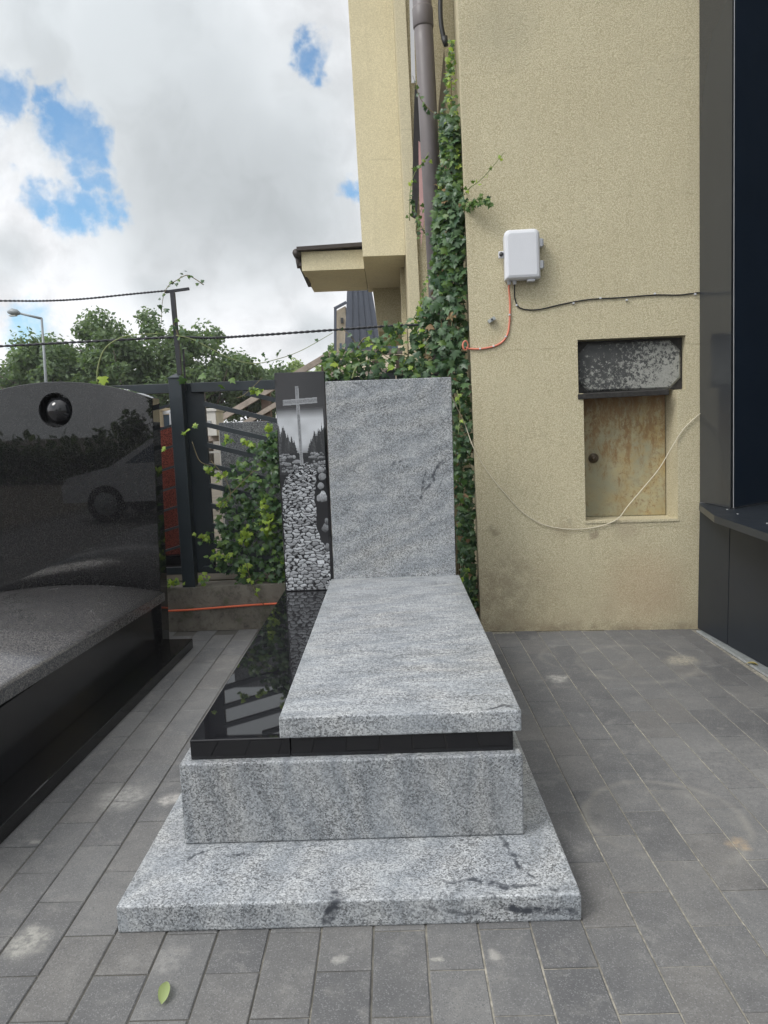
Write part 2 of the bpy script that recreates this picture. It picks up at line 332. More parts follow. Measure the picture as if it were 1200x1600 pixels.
M = dict(
    stucco=m_stucco(), stucco_bay=m_stucco('smooth_cream_stucco', 1.13, .45), paver=m_paver(), concrete=m_concrete(), door=m_rust_door(), plate=m_peel_plate(), engraving=m_engraving(),
    granite_base=m_granite('grey_granite_base', (1.0, 1.0, 1.0), (0, 0, .5), .42, .76, seams=(
        ((.36, 2.2, .087), (1.0, .25, 0), .010, (.36, 2.2, .087), .16, .95), ((.30, 2.06, .08), (.15, 1.0, .45), .011, (.30, 2.05, .08), .24, .95),
        ((.40, 2.008, .045), (.25, .1, 1.0), .013, (.38, 2.008, .045), .17, 1.0), ((-.22, 2.008, .05), (1.0, 0, -.35), .016, (-.22, 2.008, .06), .075, 1.0),
        ((-.70, 2.26, .087), (-.5, 1.0, 0), .007, (-.68, 2.27, .087), .10, .9), ((-.55, 2.25, .087), (0, 1, 0), .006, (-.53, 2.25, .087), .09, .9), ((.12, 2.008, .05), (.1, 0, 1), .012, (.15, 2.008, .05), .13, .6))),
    granite_plinth=m_granite('grey_granite_plinth', (1.6, 1, .7), (0, .5, 0), .40, .64),
    granite_cover=m_granite('grey_granite_cover', (.55, 2.6, 1.5), (0, 0, .18), .36, .78, seams=(
        ((.16, 2.98, .524), (-.06, 1, 0), .007, (.13, 2.98, .524), .20, .9), ((.27, 4.30, .524), (-.35, 1, 0), .007, (.25, 4.32, .524), .14, .7), ((.37, 2.40, .50), (-.2, 1, .6), .008, (.36, 2.36, .49), .10, .9), ((-.2, 4.1, .524), (-.1, 1, 0), .005, (-.2, 4.1, .524), .1, .6))),
    granite_head=m_granite('grey_granite_headstone', (.8, 1, 1.7), (0, -.75, 0), .36, .71, seams=(
        ((.25, 4.566, 1.14), (-.9, 0, .55), .011, (.25, 4.566, 1.14), .19, .9), ((.29, 4.566, 1.20), (-.75, 0, .8), .007, (.27, 4.566, 1.2), .15, .85), ((.2, 4.566, 1.1), (-.95, 0, .25), .007, (.2, 4.566, 1.1), .13, .8), ((.31, 4.566, 1.12), (-.95, 0, .35), .006, (.31, 4.566, 1.12), .12, .8), ((-.16, 4.566, 1.73), (.6, 0, 1), .007, (-.17, 4.566, 1.73), .09, .6), ((.24, 4.566, 1.68), (-.7, 0, 1), .01, (.24, 4.566, 1.68), .10, .5), ((.04, 4.566, 1.26), (-.5, 0, 1), .012, (.04, 4.566, 1.25), .045, .8))),
    black=m_black('polished_black_granite', .015), black_side=m_black('satin_black_granite', .12, 0, .012),
    black_fleck=m_black('flecked_black_granite', .012, .09, .007, .036), black_cover=m_black('flecked_black_granite_sheen', .15, .25, .050, .19, False),  # cover copy is lightened to carry the sky's reflection; its flecks are real
    sand=m_sand(),
    earth=m_plain('bare_earth', (.10, .085, .06), .95, var=.4, scale=3, bump=.5, bscale=20),
    pipe=m_plain('brown_grey_plastic', (.125, .108, .108), .5, var=.10, scale=5),
    fence=m_plain('anthracite_paint', (.020, .027, .033), .42, var=.15), rod=m_plain('black_steel', (.018, .019, .024), .5),
    white=m_plain('white_plastic', (.60, .61, .64), .38, var=.02), whitedirty=m_plain('dirty_white', (.62, .60, .55), .7, var=.12),
    grey_plastic=m_plain('grey_plastic', (.33, .34, .35), .5), lock=m_plain('dark_lock', (.03, .03, .03), .4),
    orange=m_plain('orange_cable', (.70, .13, .05), .5, var=.08), redcable=m_plain('faded_red_cable', (.62, .20, .13), .55, var=.1),
    blackcable=m_plain('black_cable', (.012, .012, .013), .5), whitecable=m_plain('cream_cable', (.60, .55, .42), .6),
    rust=m_plain('dark_rust', (.022, .020, .018), .85, var=.5, scale=30, bump=.6), knob=m_plain('worn_brown_metal', (.10, .075, .05), .5, .4),
    roofing=m_plain('brown_roofing', (.045, .036, .032), .7), wood=m_plain('weathered_rail', (.34, .29, .25), .8, var=.25, scale=14),
    wood_dark=m_plain('weathered_post', (.16, .115, .095), .8, var=.25), roofmetal=m_plain('slate_roof_metal', (.075, .085, .11), .5, .2, var=.1, scale=2),
    cream=m_plain('cream_render', (.58, .50, .38), .9), glass=m_plain('dark_window_glass', (.10, .14, .19), .08, spec=.6),
    navy=m_plain('navy_cladding', (.013, .022, .037), .35, var=.10, scale=1.5, spec=.12), navy_grey=m_plain('grey_cladding', (.036, .039, .043), .16, var=.06, scale=1.2, spec=.4), navy_low=m_plain('dark_cladding', (.020, .024, .030), .34, var=.10, scale=1.3, spec=.28),
    galv=m_plain('galvanised_steel', (.36, .38, .38), .5, .15, var=.2, scale=25), black_void=m_plain('drain_dark', (.03, .03, .03), .9),
    redgranite=m_granite('red_granite', (1, 1, 1), (0, 0, 0), .25, .35), bark=m_plain('bark', (.07, .055, .04), .95, var=.3, scale=12, bump=.7, bscale=40),
    stem=m_plain('ivy_stem', (.17, .14, .075), .8, var=.3), newstem=m_plain('young_ivy_stem', (.19, .22, .09), .7, var=.2),
    ivy=m_leaf('ivy_leaf', (.026, .066, .030), (.085, .150, .062), .36, .2), ivy_dead=m_leaf('withered_ivy_leaf', (.16, .10, .05), (.22, .15, .07), .7, .1), ivy_young=m_leaf('young_ivy_leaf', (.20, .31, .04), (.34, .44, .07), .45, .35), ivy_mid=m_leaf('green_ivy_leaf', (.055, .12, .03), (.13, .21, .05), .42, .25),
    tree=m_leaf('tree_leaf', (.075, .125, .062), (.145, .20, .10), .6, .4), tree_pale=m_leaf('pale_tree_leaf', (.16, .22, .075), (.26, .33, .13), .6, .4),  # the darker tree greens are lightened to stand in for haze
    lampgrey=m_plain('lamp_grey', (.22, .24, .25), .5, .3), lens=m_plain('lamp_lens', (.45, .45, .42), .3), fallen=m_leaf('fallen_leaf', (.25, .31, .12), (.29, .35, .15), .5, .2), dry=m_leaf('dry_leaf', (.42, .34, .12), (.50, .42, .18), .6, .1),
    carpaint=m_plain('pale_car_paint', (.74, .75, .77), .25, .0, var=.02), tyre=m_plain('tyre', (.02, .02, .02), .8), pink=m_plain('pinkish_foam', (.55, .33, .32), .8), membrane=m_plain('dark_membrane', (.020, .018, .018), .7), flashing=m_plain('brown_flashing', (.17, .14, .10), .7))
def _red():
    t = NT('speckled_red_granite'); v = t.sep(t.voro(t.P, 200, 'Color'))[0]
    t.set(Base_Color=t.ramp(v, [(0, (.05, .018, .014)), (.3, (.13, .035, .026)), (.7, (.19, .055, .04))], True), Roughness=.25); return t.m
M['redgranite'] = _red()

# ------------------------------------------------------------------ mesh helpers
def tag(o, label=None, cat=None, group=None, kind=None):
    if label: o['label'] = label
    if cat: o['category'] = cat
    if group: o['group'] = group
    if kind: o['kind'] = kind
    return o
def thing(name, loc, label, cat, group=None, kind=None):
    o = bpy.data.objects.new(name, None); o.empty_display_size = .1; COL.objects.link(o); o.location = loc
    return tag(o, label, cat, group, kind)
def wloc(o):
    l = Vector(o.location)
    while o.parent: o = o.parent; l += Vector(o.location)
    return l
class MB:
    def __init__(s): s.v = []; s.f = []; s.sm = []
    def add(s, vs, fs, smooth=False):
        k = len(s.v); s.v += [tuple(p) for p in vs]; s.f += [tuple(i+k for i in f) for f in fs]; s.sm += [smooth]*len(fs)
    def box(s, x0, x1, y0, y1, z0, z1, fn=None, bev=0.0):
        if bev > 0:
            bm = bmesh.new(); bmesh.ops.create_cube(bm, size=1.0)
            for v in bm.verts: v.co = Vector(((x0+x1)/2+v.co.x*(x1-x0), (y0+y1)/2+v.co.y*(y1-y0), (z0+z1)/2+v.co.z*(z1-z0)))
            bmesh.ops.bevel(bm, geom=list(bm.edges), offset=bev, segments=2, profile=.5, affect='EDGES')
            bm.verts.index_update(); vs = [v.co.copy() for v in bm.verts]; fs = [[v.index for v in f.verts] for f in bm.faces]; bm.free()
        else:
            vs = [Vector((x, y, z)) for z in (z0, z1) for y in (y0, y1) for x in (x0, x1)]
            fs = [(0, 2, 3, 1), (4, 5, 7, 6), (0, 1, 5, 4), (2, 6, 7, 3), (0, 4, 6, 2), (1, 3, 7, 5)]
        if fn: vs = [fn(v) for v in vs]
        s.add(vs, fs); return s
    def bar(s, a, b, w, h, up=(0, 0, 1)):
        a, b = Vector(a), Vector(b); d = (b-a).normalized(); u = Vector(up); r = d.cross(u)
        if r.length < 1e-4: r = d.cross(Vector((1, 0, 0)))
        r.normalize(); u = r.cross(d)
        vs = [p+r*(sx*w/2)+u*(sz*h/2) for p in (a, b) for sz in (-1, 1) for sx in (-1, 1)]
        s.add(vs, [(0, 1, 3, 2), (4, 6, 7, 5), (0, 4, 5, 1), (2, 3, 7, 6), (0, 2, 6, 4), (1, 5, 7, 3)]); return s
    def tube(s, pts, r, n=8, cap=True):
        pts = [Vector(p) for p in pts]; rs = r if isinstance(r, (list, tuple)) else [r]*len(pts)
        vs = []; prev = None
        for i, p in enumerate(pts):
            d = (pts[min(i+1, len(pts)-1)]-pts[max(i-1, 0)]).normalized()
            if prev is None: a = d.cross(Vector((0, 0, 1)) if abs(d.z) < .9 else Vector((1, 0, 0))).normalized()
            else: a = (prev-d*prev.dot(d)).normalized()
            prev = a; b = d.cross(a)
            vs += [p+(a*math.cos(2*math.pi*k/n)+b*math.sin(2*math.pi*k/n))*rs[i] for k in range(n)]
        fs = [(i*n+k, i*n+(k+1) % n, (i+1)*n+(k+1) % n, (i+1)*n+k) for i in range(len(pts)-1) for k in range(n)]
        if cap: fs += [tuple(range(n))[::-1], tuple(range((len(pts)-1)*n, len(pts)*n))]
        s.add(vs, fs, True); return s
    def prism(s, poly, off, fn=None):       # poly: 3D loop, swept by the vector off
        off = Vector(off); a = [Vector(p) for p in poly]; b = [p+off for p in a]; n = len(a)
        vs = a+b
        if fn: vs = [fn(v) for v in vs]
        s.add(vs, [tuple(range(n))[::-1], tuple(range(n, 2*n))]+[(i, (i+1) % n, n+(i+1) % n, n+i) for i in range(n)]); return s
    def sphere(s, c, r, n=20, m=12):
        vs = []; c = Vector(c)
        for i in range(m+1):
            th = math.pi*i/m
            vs += [c+Vector((math.sin(th)*math.cos(2*math.pi*k/n), math.sin(th)*math.sin(2*math.pi*k/n), math.cos(th)))*r for k in range(n)]
        s.add(vs, [(i*n+k, (i+1)*n+k, (i+1)*n+(k+1) % n, i*n+(k+1) % n) for i in range(m) for k in range(n)], True); return s
    def mesh(s, name, mat):
        me = bpy.data.meshes.new(name); me.from_pydata(s.v, [], s.f); me.materials.append(mat)
        me.polygons.foreach_set('use_smooth', s.sm); me.update()
        bm = bmesh.new(); bm.from_mesh(me); bmesh.ops.recalc_face_normals(bm, faces=bm.faces); bm.to_mesh(me); bm.free()
        return me
    def build(s, name, mat, parent=None, raw=False):
        if raw:
            me = bpy.data.meshes.new(name); me.from_pydata(s.v, [], s.f); me.materials.append(mat); me.polygons.foreach_set('use_smooth', s.sm); me.update()
        else: me = s.mesh(name, mat)
        return place(name, me, parent)
def place(name, me, parent=None):
    o = bpy.data.objects.new(name, me); COL.objects.link(o)
    if parent: o.parent = parent; o.matrix_parent_inverse = Matrix.Translation(-origin_of(parent))
    return o
ORIG = {}
def origin_of(p):
    # meshes are modelled in world coordinates; only the Empties at the bases have a location of their own
    if p.type == 'EMPTY': return Vector(p.location)
    return Vector((0, 0, 0)) if p.get('_loc') is None else Vector(p.location)
def smooth_path(pts, n=6):
    P = [Vector(p) for p in pts]; P = [P[0]*2-P[1]]+P+[P[-1]*2-P[-2]]; out = []
    for i in range(1, len(P)-2):
        for k in range(n):
            t = k/n; a, b, c, d = P[i-1], P[i], P[i+1], P[i+2]
            out.append(.5*((2*b)+(c-a)*t+(2*a-5*b+4*c-d)*t*t+(3*b-a-3*c+d)*t**3))
    out.append(P[-2]); return out

# ------------------------------------------------------------------ ground, pavement
g = MB(); g.add([(-400, -400, -.03), (400, -400, -.03), (400, 400, -.03), (-400, 400, -.03)], [(0, 1, 2, 3)])
tag(g.build('ground', M['earth']), kind='structure', label='bare earth ground stretching away behind the fence')
pv = MB(); pv.add([(-7, -9, -.0045), (2.6, -9, -.0045), (2.6, 5.7, -.0045), (-7, 5.7, -.0045)], [(0, 1, 2, 3)])
pavement = tag(pv.build('pavement', M['sand']), kind='structure', label='grey concrete block paving with sandy joints')
SW, SL, SX0 = .1565, .3165, .0560
def paver_mesh(k):
    rr = random.Random(k); w, l = SW-.0055, SL-.0046; c = .0026; hh = .05
    def loop(ins, z): return [(-w/2+ins, -l/2+ins, z), (w/2-ins, -l/2+ins, z), (w/2-ins, l/2-ins, z), (-w/2+ins, l/2-ins, z)]
    b = MB(); j = lambda: rr.uniform(-.0008, .0008)
    vs = [(x+j(), y+j(), z) for (x, y, z) in loop(0, -hh)+loop(0, -c)+loop(c, 0)]
    b.add(vs, [(8, 9, 10, 11)]+[(4+i, 4+(i+1) % 4, 8+(i+1) % 4, 8+i) for i in range(4)]+[(i, (i+1) % 4, 4+(i+1) % 4, 4+i) for i in range(4)])
    return b.mesh('paver', M['paver'])
PM = [paver_mesh(k) for k in range(5)]
def under(x, y):            # wholly covered by a monument
    return (-.86 < x-.08 and x+.08 < .51 and 2.02 < y-.16 and y+.16 < 4.84) or (x+.08 < -1.52 and y < 4.87)
rest = MB(); npv = 0
for i in range(-45, 17):
    for j in range(-40, 26):
        x = SX0+(i+.5)*SW
        y0 = 1.669+(0 if (i-1) % 2 == 0 else .1575)-.028*(x-.3)*.55
        y = y0+(j-6)*SL+SL/2
        if x > 2.085-.07 and y > 3.0: 
            if x > 2.10: continue
        if x < -6.5 or y < -8.5: continue
        if y > 5.30 or (x > .62 and y > 5.05-.071*(x-.6)+.10): continue
        near = (1.30 < y and x > -1.62-.1 and x < 2.2)
        if near and under(x, y): continue
        # seen in the frame: a generous wedge
        if near and abs(x) < .60*y+.25:
            o = bpy.data.objects.new('paver', random.choice(PM)); COL.objects.link(o); o.parent = pavement
            o.location = (x, y, random.uniform(-.0012, .0006)); o.rotation_euler = (random.uniform(-.004, .004), random.uniform(-.005, .005), math.pi*random.randint(0, 1)+random.uniform(-.003, .003)-.0)
            if 1.95 < x < 2.10 and y > 2.4: o.scale.x = .82; o.location.x -= .017
            npv += 1
        else:
            rest.box(x-SW/2+.002, x+SW/2-.002, y-SL/2+.002, y+SL/2-.002, -.05, random.uniform(-.001, .001))
print('pavers', npv)
tag(rest.build('outlying_pavers', M['paver'], pavement, raw=True), kind='stuff')

# drain channel along the dark clad structure
dr = thing('drain_channel', (2.1, 4.4, 0), 'narrow galvanised drain grating set in paving along dark cladding', 'drain grate')
A0, A1 = Vector((2.071, 4.88, .003)), Vector((2.129, 2.55, .003)); dd = (A1-A0).normalized(); nn = Vector((-dd.y, dd.x, 0))
if nn.x < 0: nn = -nn
tb = MB(); tb.prism([A0+Vector((0, 0, -.005)), A1+Vector((0, 0, -.005)), A1+nn*.118+Vector((0, 0, -.005)), A0+nn*.118+Vector((0, 0, -.005))], (0, 0, -.03)); tb.build('channel', M['black_void'], dr)
for k in (0.004, .115):
    MB().bar(A0+nn*k, A1+nn*k, .007, .012).build('rail', M['galv'], dr)
Lg = (A1-A0).length; k = 0
while k*.016 < Lg:
    p = A0+dd*(k*.016); MB().bar(p+nn*.008, p+nn*.112+dd*.006, .006, .006).build('grate_bar', M['galv'], dr); k += 1

# ------------------------------------------------------------------ the grey and black grave monument
gm = thing('grave_monument', (-.17, 3.4, 0), 'grey granite grave monument with black side strip and tall headstone', 'grave monument')
def block(name, mat, b, bev=.004, par=gm):
    return MB().box(*b, bev=bev).build(name, mat, par)
block('base_slab', M['granite_base'], (-.875, .525, 2.008, 4.86, 0, .087), .006)
block('plinth', M['granite_plinth'], (-.756, .411, 2.325, 4.76, .0885, .378), .006)
block('black_strip_slab', M['black'], (-.7225, -.3795, 2.356, 4.72, .379, .449), .003)
block('black_support_slab', M['black'], (-.3765, .384, 2.357, 4.72, .379, .4485), .003)
block('cover_slab', M['granite_cover'], (-.412, .412, 2.347, 4.5645, .4495, .5236), .005)
block('headstone', M['granite_head'], (-.394, .392, 4.566, 4.650, .450, 1.778), .004)
eb = block('engraved_stele', M['black'], (-.711, -.3985, 4.572, 4.650, .450, 1.843), .003)

def engraving():
    W, Hh = 150, 640
    x0, x1, z0, z1 = -.706, -.416, .456, 1.838
    rs = np.random.RandomState(5)
    U, V = np.meshgrid(np.linspace(0, 1, W), np.linspace(0, 1, Hh))       # V downwards from the top
    T = np.zeros((Hh, W))
    def vn(sx, sy, seed):                                               # smooth value noise
        r = np.random.RandomState(seed); a = r.rand(sy+2, sx+2)
        gx, gy = U*sx, V*sy; ix, iy = gx.astype(int), gy.astype(int); fx, fy = gx-ix, gy-iy; fx = fx*fx*(3-2*fx); fy = fy*fy*(3-2*fy)
        return (a[iy, ix]*(1-fx)+a[iy, ix+1]*fx)*(1-fy)+(a[iy+1, ix]*(1-fx)+a[iy+1, ix+1]*fx)*fy
    # misty sky between the trees
    sky = np.clip((V-.155)/.05, 0, 1)*np.clip((.40-V)/.08, 0, 1)
    T = np.where((V > .155+.02*(vn(6, 40, 1)-.5)) & (V < .40), .80*sky*(.75+.4*vn(4, 24, 2)), T)
    # dark conifers either side
    for side in (0, 1):
        for k in range(26):
            c = rs.uniform(-.02, .36) if side == 0 else rs.uniform(.66, 1.02)
            inward = (c/.36 if side == 0 else (1.0-c)/.36)
            top = .215+.10*max(0, inward)+rs.uniform(-.015, .03); bot = .40
            hw = (.10+.03*rs.rand())*(V-top)/(bot-top)*(.62+.38*np.abs(np.sin(V*260+k)))
            m = (np.abs(U-c) < hw) & (V > top) & (V < bot)
            T = np.where(m, .045+.10*vn(60, 200, 30+k)*rs.rand(), T)
    # boulders beside the path
    def stone(cx, cy, rx, ry, b, seed):
        nonlocal T
        d = np.sqrt(((U-cx)/rx)**2+((V-cy)/ry)**2)+.55*(vn(14, 60, seed)-.5)
        sh = np.clip(.9-.55*((V-cy)/ry+.3), .15, 1.1)*(.65+.7*vn(50, 200, seed+1))
        T = np.where(d < 1, np.where(d < .88, b*sh, .02), T)
    T = np.where((V > .36) & (V < .46), .03+.04*vn(30, 200, 9), T)
    for k in range(70):
        lft = k % 2 == 0
        cx = rs.uniform(0, .42) if lft else rs.uniform(.62, 1.0); cy = rs.uniform(.365, .445)
        stone(cx, cy, rs.uniform(.03, .11), rs.uniform(.004, .010), rs.uniform(.15, .50), 100+3*k)
    # cobbled path
    ys = []
    pts = []
    y = .40; row = 0
    while y < 1.03:
        hstep = .0085+.0065*np.clip((y-.42)/.25, 0, 1); n = 8 if y < .46 else 6
        for i in range(-1, n+2): pts.append(((i+.5*(row % 2)+rs.uniform(-.40, .40))/n, y+rs.uniform(-.22, .22)*hstep, rs.uniform(.42, .95)))
        y += hstep; row += 1
    pts = np.array(pts); f1 = np.full((Hh, W), 9.); f2 = np.full((Hh, W), 9.); br = np.zeros((Hh, W)); dy = np.zeros((Hh, W))
    wu = U+.09*(vn(26, 110, 60)-.5); wv = V+.014*(vn(14, 80, 61)-.5)
    for (px, py, b) in pts:
        r0 = max(0, int((py-.05)*Hh)); r1 = min(Hh, int((py+.05)*Hh)+1)
        if r1 <= r0: continue
        s = (slice(r0, r1), slice(0, W))
        d = np.sqrt((wu[s]-px)**2+((wv[s]-py)*12.0)**2)
        c = d < f1[s]
        f2[s] = np.where(c, f1[s], np.minimum(f2[s], d)); br[s] = np.where(c, b, br[s]); dy[s] = np.where(c, wv[s]-py, dy[s]); f1[s] = np.where(c, d, f1[s])
    edge = np.clip((f2-f1-.016)/.034, 0, 1)
    lit = np.clip(.80-dy*60, .30, 1.25)
    cob = edge*br*lit*(.72+.5*vn(75, 320, 62))
    lft = np.interp(V[:, 0], [.40, .43, .47, .53, 1.0], [.50, .40, .12, .02, .0])[:, None]+.03*(vn(3, 60, 63)-.5)
    rgt = np.interp(V[:, 0], [.40, .43, .50, .56, .68, .76, .82, 1.0], [.60, .78, .78, .74, .74, .80, 1.02, 1.05])[:, None]+.05*(vn(3, 60, 64)-.5)
    on = (V > .405) & (U > lft) & (U < rgt)
    T = np.where(on, cob*.95, np.where(V > .46, .015, T))
    # standing rocks on the right verge
    for (cx, cy, rx, ry, b) in ((.90, .44, .10, .018, .45), (.92, .475, .10, .020, .35), (.88, .515, .09, .020, .40), (.90, .565, .13, .026, .62), (.93, .71, .08, .022, .30), (.98, .68, .05, .02, .25), (.97, .80, .05, .02, .3)):
        stone(cx, cy, rx, ry, b, int(cx*1000+cy*999))
    # the cross
    lean = .07*(V-.08)
    cx = .455+lean*1.2
    shaft = (np.abs(U-cx) < .036) & (V > .058) & (V < .415)
    arm = (np.abs(V-.128-.010*(.5-U)) < .0125) & (U > .14) & (U < .88)
    rim = ((np.abs(U-cx) < .036) & (np.abs(U-cx) > .025) & (V > .058) & (V < .415)) | (arm & (np.abs(V-.128-.010*(.5-U)) > .008))
    T = np.where(shaft | arm, .20+.22*vn(60, 260, 70), T); T = np.where(rim, .50, T)
    T = np.clip(T, 0, 1)
    xs = np.linspace(x0, x1, W); zs = np.linspace(z1, z0, Hh)
    XX, ZZ = np.meshgrid(xs, zs); YY = np.full_like(XX, 4.5708)
    co = np.stack([XX, YY, ZZ], -1).reshape(-1, 3)
    idx = np.arange(W*Hh).reshape(Hh, W)
    fc = np.stack([idx[:-1, :-1], idx[1:, :-1], idx[1:, 1:], idx[:-1, 1:]], -1).reshape(-1, 4)
    me = bpy.data.meshes.new('engraving'); me.vertices.add(len(co)); me.vertices.foreach_set('co', co.ravel())
    me.loops.add(fc.size); me.loops.foreach_set('vertex_index', fc.ravel().astype(np.int32)); me.polygons.add(len(fc)); me.polygons.foreach_set('loop_start', np.arange(0, fc.size, 4, dtype=np.int32))
    me.update(calc_edges=True)
    a = me.attributes.new('tone', 'FLOAT', 'POINT'); a.data.foreach_set('value', T.ravel().astype(np.float32))
    me.materials.append(M['engraving'])
    o = place('engraving', me); o.parent = eb
    tag(o, label='engraved cross above a cobbled path between fir trees')
engraving()

# ------------------------------------------------------------------ the black grave monument on the left
bmn = thing('black_grave_monument', (-2.17, 3.6, 0), 'black flecked granite grave monument with arched headstone and ball in a round recess', 'grave monument')
ANG = R(-1.8); PV = Vector((-1.425, 4.88, 0))
def rotl(v):
    d = Vector(v)-PV; c, s = math.cos(ANG), math.sin(ANG); return Vector((PV.x+d.x*c-d.y*s, PV.y+d.x*s+d.y*c, d.z))
MB().box(-2.95, -1.425, 1.9, 4.88, 0, .066, rotl, bev=.004).build('base_slab', M['black_fleck'], bmn)
MB().box(-2.74, -1.60, 2.15, 4.685, .0665, .385, rotl, bev=.003).build('plinth', M['black_side'], bmn)
cv = MB(); n = 28; prof = []
for i in range(n+1):
    s = -1+2*i/n; prof.append((-2.165+s*.635, .445+.065*(1-s*s)))
loop = [Vector((x, 4.686, z)) for x, z in prof]+[Vector((-1.53, 4.686, .387)), Vector((-2.80, 4.686, .387))]
a = [rotl(p) for p in loop]; b = [rotl(Vector((p.x, 2.05, p.z+.072))) for p in loop]; k = len(loop)
cv.add(a+b, [tuple(range(k)), tuple(range(k, 2*k))[::-1]]); cv.f += [(i, (i+1) % k, k+(i+1) % k, k+i) for i in range(k)]; cv.sm += [i < n for i in range(k)]
cv.build('domed_cover_slab', M['black_cover'], bmn)
def headstone_left():
    Y0, Y1 = 4.70, 4.83; cx = -2.165
    def L(v):   # stands very slightly out of plumb
        return rotl(Vector((v.x+.030*(v.z-.4)-.052, v.y, v.z)))
    out = []
    n = 36
    for i in range(n+1):
        s = 1-2*i/n; out.append(Vector((cx+s*.655, 0, 1.722+.128*(1-s*s))))
    out += [Vector((cx-.655, 0, .067)), Vector((cx+.655, 0, .067))]
    hc = Vector((-2.150, 0, 1.668)); hr = .108
    hole = [hc+Vector((math.cos(2*math.pi*i/40)*hr, 0, math.sin(2*math.pi*i/40)*hr)) for i in range(40)]
    bm = bmesh.new()
    def ring(pts, y): return [bm.verts.new(L(Vector((p.x, y, p.z)))) for p in pts]
    ch = .004
    ins = [p+(Vector((cx, 0, 1.0))-p).normalized()*ch for p in out]
    o0 = ring(ins, Y0); o0b = ring(out, Y0+ch); o1 = ring(out, Y1)
    h0 = ring([hc+(p-hc)*1.04 for p in hole], Y0); h0b = ring(hole, Y0+.005); h1 = ring(hole, Y0+.105)
    e = []
    for r in (o0, h0):
        for i in range(len(r)): e.append(bm.edges.new((r[i], r[(i+1) % len(r)])))
    bmesh.ops.triangle_fill(bm, edges=e, use_beauty=True)
    for a, b in ((o0, o0b), (o0b, o1), (h0, h0b), (h0b, h1)):
        for i in range(len(a)): bm.faces.new((a[i], a[(i+1) % len(a)], b[(i+1) % len(a)], b[i]))
    bm.faces.new(o1); bm.faces.new(h1)
    bmesh.ops.recalc_face_normals(bm, faces=bm.faces)
    me = bpy.data.meshes.new('headstone'); bm.to_mesh(me); bm.free(); me.materials.append(M['black_fleck'])
    o = place('headstone', me, bmn)
    ball = MB().sphere(L(Vector((-2.138, Y0+.052, 1.664))), .091, 40, 24).build('ball', M['black'], bmn)
headstone_left()

# ------------------------------------------------------------------ yellow building
WA = Vector((.605, 5.043, 0)); WD = Vector((.99746, -.07126, 0)); WN = Vector((-.07126, -.99746, 0)); LEAN = -.017
def Wp(u, off, z):            # along the front wall, out of the wall, up
    p = WA+WD*u+WN*off; return Vector((p.x+LEAN*z, p.y, z))
bld = thing('building', (1.35, 5.2, 0), 'yellow stuccoed house with bay, canopy and rusty meter niche', 'building')
TOP = 7.0
def front_wall():
    U = [0, .717, .749, 1.372, 1.427, 1.518]; Z = [0, .78, 1.662, 2.02, TOP]; mb = MB()
    def q(*ps): mb.add([Wp(*p) for p in ps], [(0, 1, 2, 3)])
    for i in range(5):
        for j in range(4):
            lo = (j == 1 and i == 2); up = (j == 2 and 1 <= i <= 3)
            if lo or up: continue
            q((U[i], 0, Z[j]), (U[i+1], 0, Z[j]), (U[i+1], 0, Z[j+1]), (U[i], 0, Z[j+1]))
    d1, d2 = -.21, -.085; ur = 1.352
    q((U[2], 0, Z[1]), (U[2], d1, Z[1]), (U[2], d1, Z[2]), (U[2], 0, Z[2]))
    q((U[3], 0, Z[1]), (ur, d1, Z[1]), (ur, d1, Z[2]), (U[3], 0, Z[2]))
    q((U[2], 0, Z[1]), (U[3], 0, Z[1]), (ur, d1, Z[1]), (U[2], d1, Z[1]))
    q((U[2], d1, Z[1]), (ur, d1, Z[1]), (ur, d1, Z[2]), (U[2], d1, Z[2]))
    q((U[1], 0, Z[2]), (U[1], d2, Z[2]), (U[1], d2, Z[3]), (U[1], 0, Z[3]))
    q((U[4], 0, Z[2]), (U[4], d2, Z[2]), (U[4], d2, Z[3]), (U[4], 0, Z[3]))
    q((U[1], 0, Z[3]), (U[4], 0, Z[3]), (U[4], d2, Z[3]), (U[1], d2, Z[3]))
    q((U[1], d2, Z[2]), (U[4], d2, Z[2]), (U[4], d2, Z[3]), (U[1], d2, Z[3]))
    for u0, u1 in ((U[1], U[2]), (U[3], U[4])): q((u0, 0, Z[2]), (u1, 0, Z[2]), (u1, d2, Z[2]), (u0, d2, Z[2]))
    q((U[2], d2, Z[2]), (ur, d2, Z[2]), (ur, d1, Z[2]), (U[2], d1, Z[2]))
    DP = -3.0
    for u in (0, 1.518): q((u, 0, 0), (u, DP, 0), (u, DP, TOP), (u, 0, TOP))
    q((0, 0, TOP), (1.518, 0, TOP), (1.518, DP, TOP), (0, DP, TOP)); q((0, DP, 0), (1.518, DP, 0), (1.518, DP, TOP), (0, DP, TOP))
    mb.build('wall', M['stucco'], bld, raw=True)
front_wall()
def wbox(u0, u1, o0, o1, z0, z1, bev=0): return MB().box(u0, u1, o0, o1, z0, z1, lambda v: Wp(v.x, v.y, v.z), bev)
dpart = wbox(.752, 1.348, -.207, -.192, .787, 1.66, .003).build('metal_door', M['door'], bld)
kn = MB(); kp = [Wp(.848, -.192, 1.208), Wp(.848, -.180, 1.208)]; kn.tube(kp, [.036, .034], 20); kn.tube([Wp(.848, -.180, 1.208), Wp(.848, -.166, 1.208)], [.020, .016], 16)
o = kn.build('knob', M['knob']); o.parent = dpart; o.matrix_parent_inverse = Matrix.Identity(4)
pl = wbox(.720, 1.424, -.083, -.070, 1.668, 2.014, .003).build('access_plate', M['rust'], bld)
oc = []
u0, u1, z0, z1, c = .728, 1.414, 1.674, 1.996, .070
